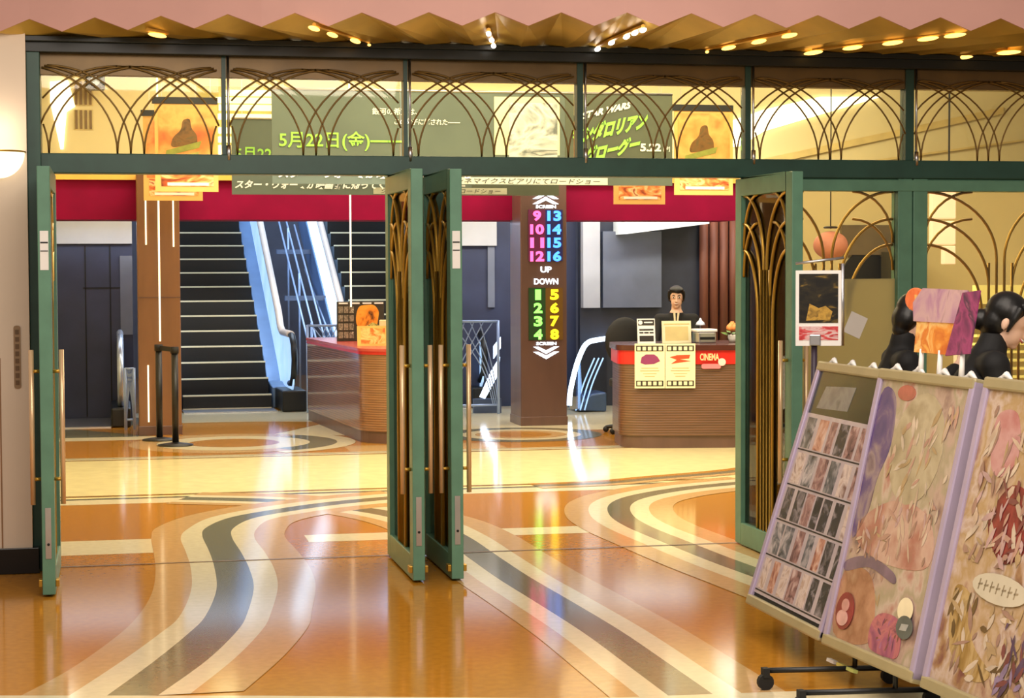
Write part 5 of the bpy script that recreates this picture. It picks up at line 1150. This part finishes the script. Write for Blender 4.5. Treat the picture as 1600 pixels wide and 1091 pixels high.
pw = person('person', 'smiling dark haired person in black jacket seated behind the counter notice', (c[0], c[1], 0), J, fw + Vector((0, 0, -0.06)), 0.92)
b = MB(); b.slab([(-0.030, 0.0), (-0.010, 0.0), (-0.004, -0.11), (-0.018, -0.125)], pt(c, 0.0, 0.118, 1.165), rt, (0, 0, 1), fw, 0.006)
b.slab([(0.030, 0.0), (0.010, 0.0), (0.002, -0.10), (0.014, -0.115)], pt(c, 0.0, 0.118, 1.165), rt, (0, 0, 1), fw, 0.006); b.build('shirt_collar', M('cream_collar', (236, 222, 184), 0.6), pw)
t = thing('stool', (c[0] + 0.02, c[1] + 0.06, 0), 'black high stool under the seated person', 'stool')
q = pt(c, 0, -0.06, 0)
b = MB(); b.lathe([(0.17, 0.47), (0.18, 0.50), (0.16, 0.525)], (q.x, q.y, 0), 20); b.build('seat', BLACKM, t, smooth=True)
b = MB(); b.tube([(q.x, q.y, 0.02), (q.x, q.y, 0.48)], 0.025, 10); b.build('stem', CHROME, t); b = MB(); b.lathe([(0.2, 0), (0.2, 0.012), (0.03, 0.03)], (q.x, q.y, 0), 24); b.build('base', CHROME, t)
b = MB(); b.tube([(q.x + 0.2 * math.cos(a), q.y + 0.2 * math.sin(a), 0.20) for a in [2 * math.pi * k / 16 for k in range(17)]], 0.01, 8, caps=False); b.tube([(q.x - 0.2, q.y, 0.2), (q.x + 0.2, q.y, 0.2)], 0.008, 6); b.build('foot_ring', CHROME, t)
# two dark figures behind the poster stands
fw = Vector((0.978, -0.206, 0)); rt = Vector((-0.206, -0.978, 0)) # rt: towards the viewer
c = (2.74, -2.2)
J = dict(head=pt(c, 0, 0.085, 1.362), neck=pt(c, 0, 0.03, 1.225), chest=pt(c, 0, 0.0, 1.05), pelvis=pt(c, 0, -0.04, 0.80), fwd=fw,
    shl=pt(c, -0.16, 0.02, 1.165), shr=pt(c, 0.16, 0.02, 1.165), ell=pt(c, -0.19, 0.10, 0.92), elr=pt(c, 0.17, 0.08, 1.0), wrl=pt(c, -0.10, 0.30, 1.0), wrr=pt(c, 0.06, 0.27, 1.135),
    hil=pt(c, -0.09, -0.02, 0.77), hir=pt(c, 0.09, -0.02, 0.77), knl=pt(c, -0.09, 0.02, 0.42), knr=pt(c, 0.10, 0.04, 0.42), anl=pt(c, -0.09, -0.02, 0.078), anr=pt(c, 0.10, 0.0, 0.078), thl=Vector((0, 0, 1)), thr=Vector((0, 0, 1)))
person('person', 'dark haired person in black partly hidden behind the orange and purple display', (c[0], c[1], 0), J, fw + Vector((0.1, 0.3, -0.45)), 0.9, long_hair=True)
h = pt(c, 0.05, 0.345, 1.16)
b = MB(); b.tube([h - fw * 0.045 + Vector((0, 0, -0.006)), h + fw * 0.045 + Vector((0, 0, 0.006))], 0.008, 8)
tag(b.build('pen', M('bright_blue_pen', (40, 150, 240), 0.4, emit=0.3), smooth=True), 'bright blue pen held behind the middle poster stand', 'pen')
c = (2.785, -3.0)
J = dict(head=pt(c, 0, 0.105, 1.368), neck=pt(c, 0, 0.03, 1.245), chest=pt(c, 0, -0.02, 1.08), pelvis=pt(c, 0, -0.10, 0.82), fwd=fw,
    shl=pt(c, -0.15, 0.01, 1.19), shr=pt(c, 0.15, 0.01, 1.19), ell=pt(c, -0.18, 0.06, 0.95), elr=pt(c, 0.18, 0.06, 0.95), wrl=pt(c, -0.08, 0.25, 0.98), wrr=pt(c, 0.08, 0.25, 0.98),
    hil=pt(c, -0.09, -0.08, 0.79), hir=pt(c, 0.09, -0.08, 0.79), knl=pt(c, -0.09, 0.0, 0.42), knr=pt(c, 0.10, -0.02, 0.42), anl=pt(c, -0.09, -0.06, 0.078), anr=pt(c, 0.10, -0.08, 0.078), thl=Vector((0, 0, 1)), thr=Vector((0, 0, 1)))
person('person', 'dark haired person with a bun in black looking down at the far right', (c[0], c[1], 0), J, fw + rt * 0.30 + Vector((0, 0, -0.40)), 0.96, bun=True, long_hair=True)
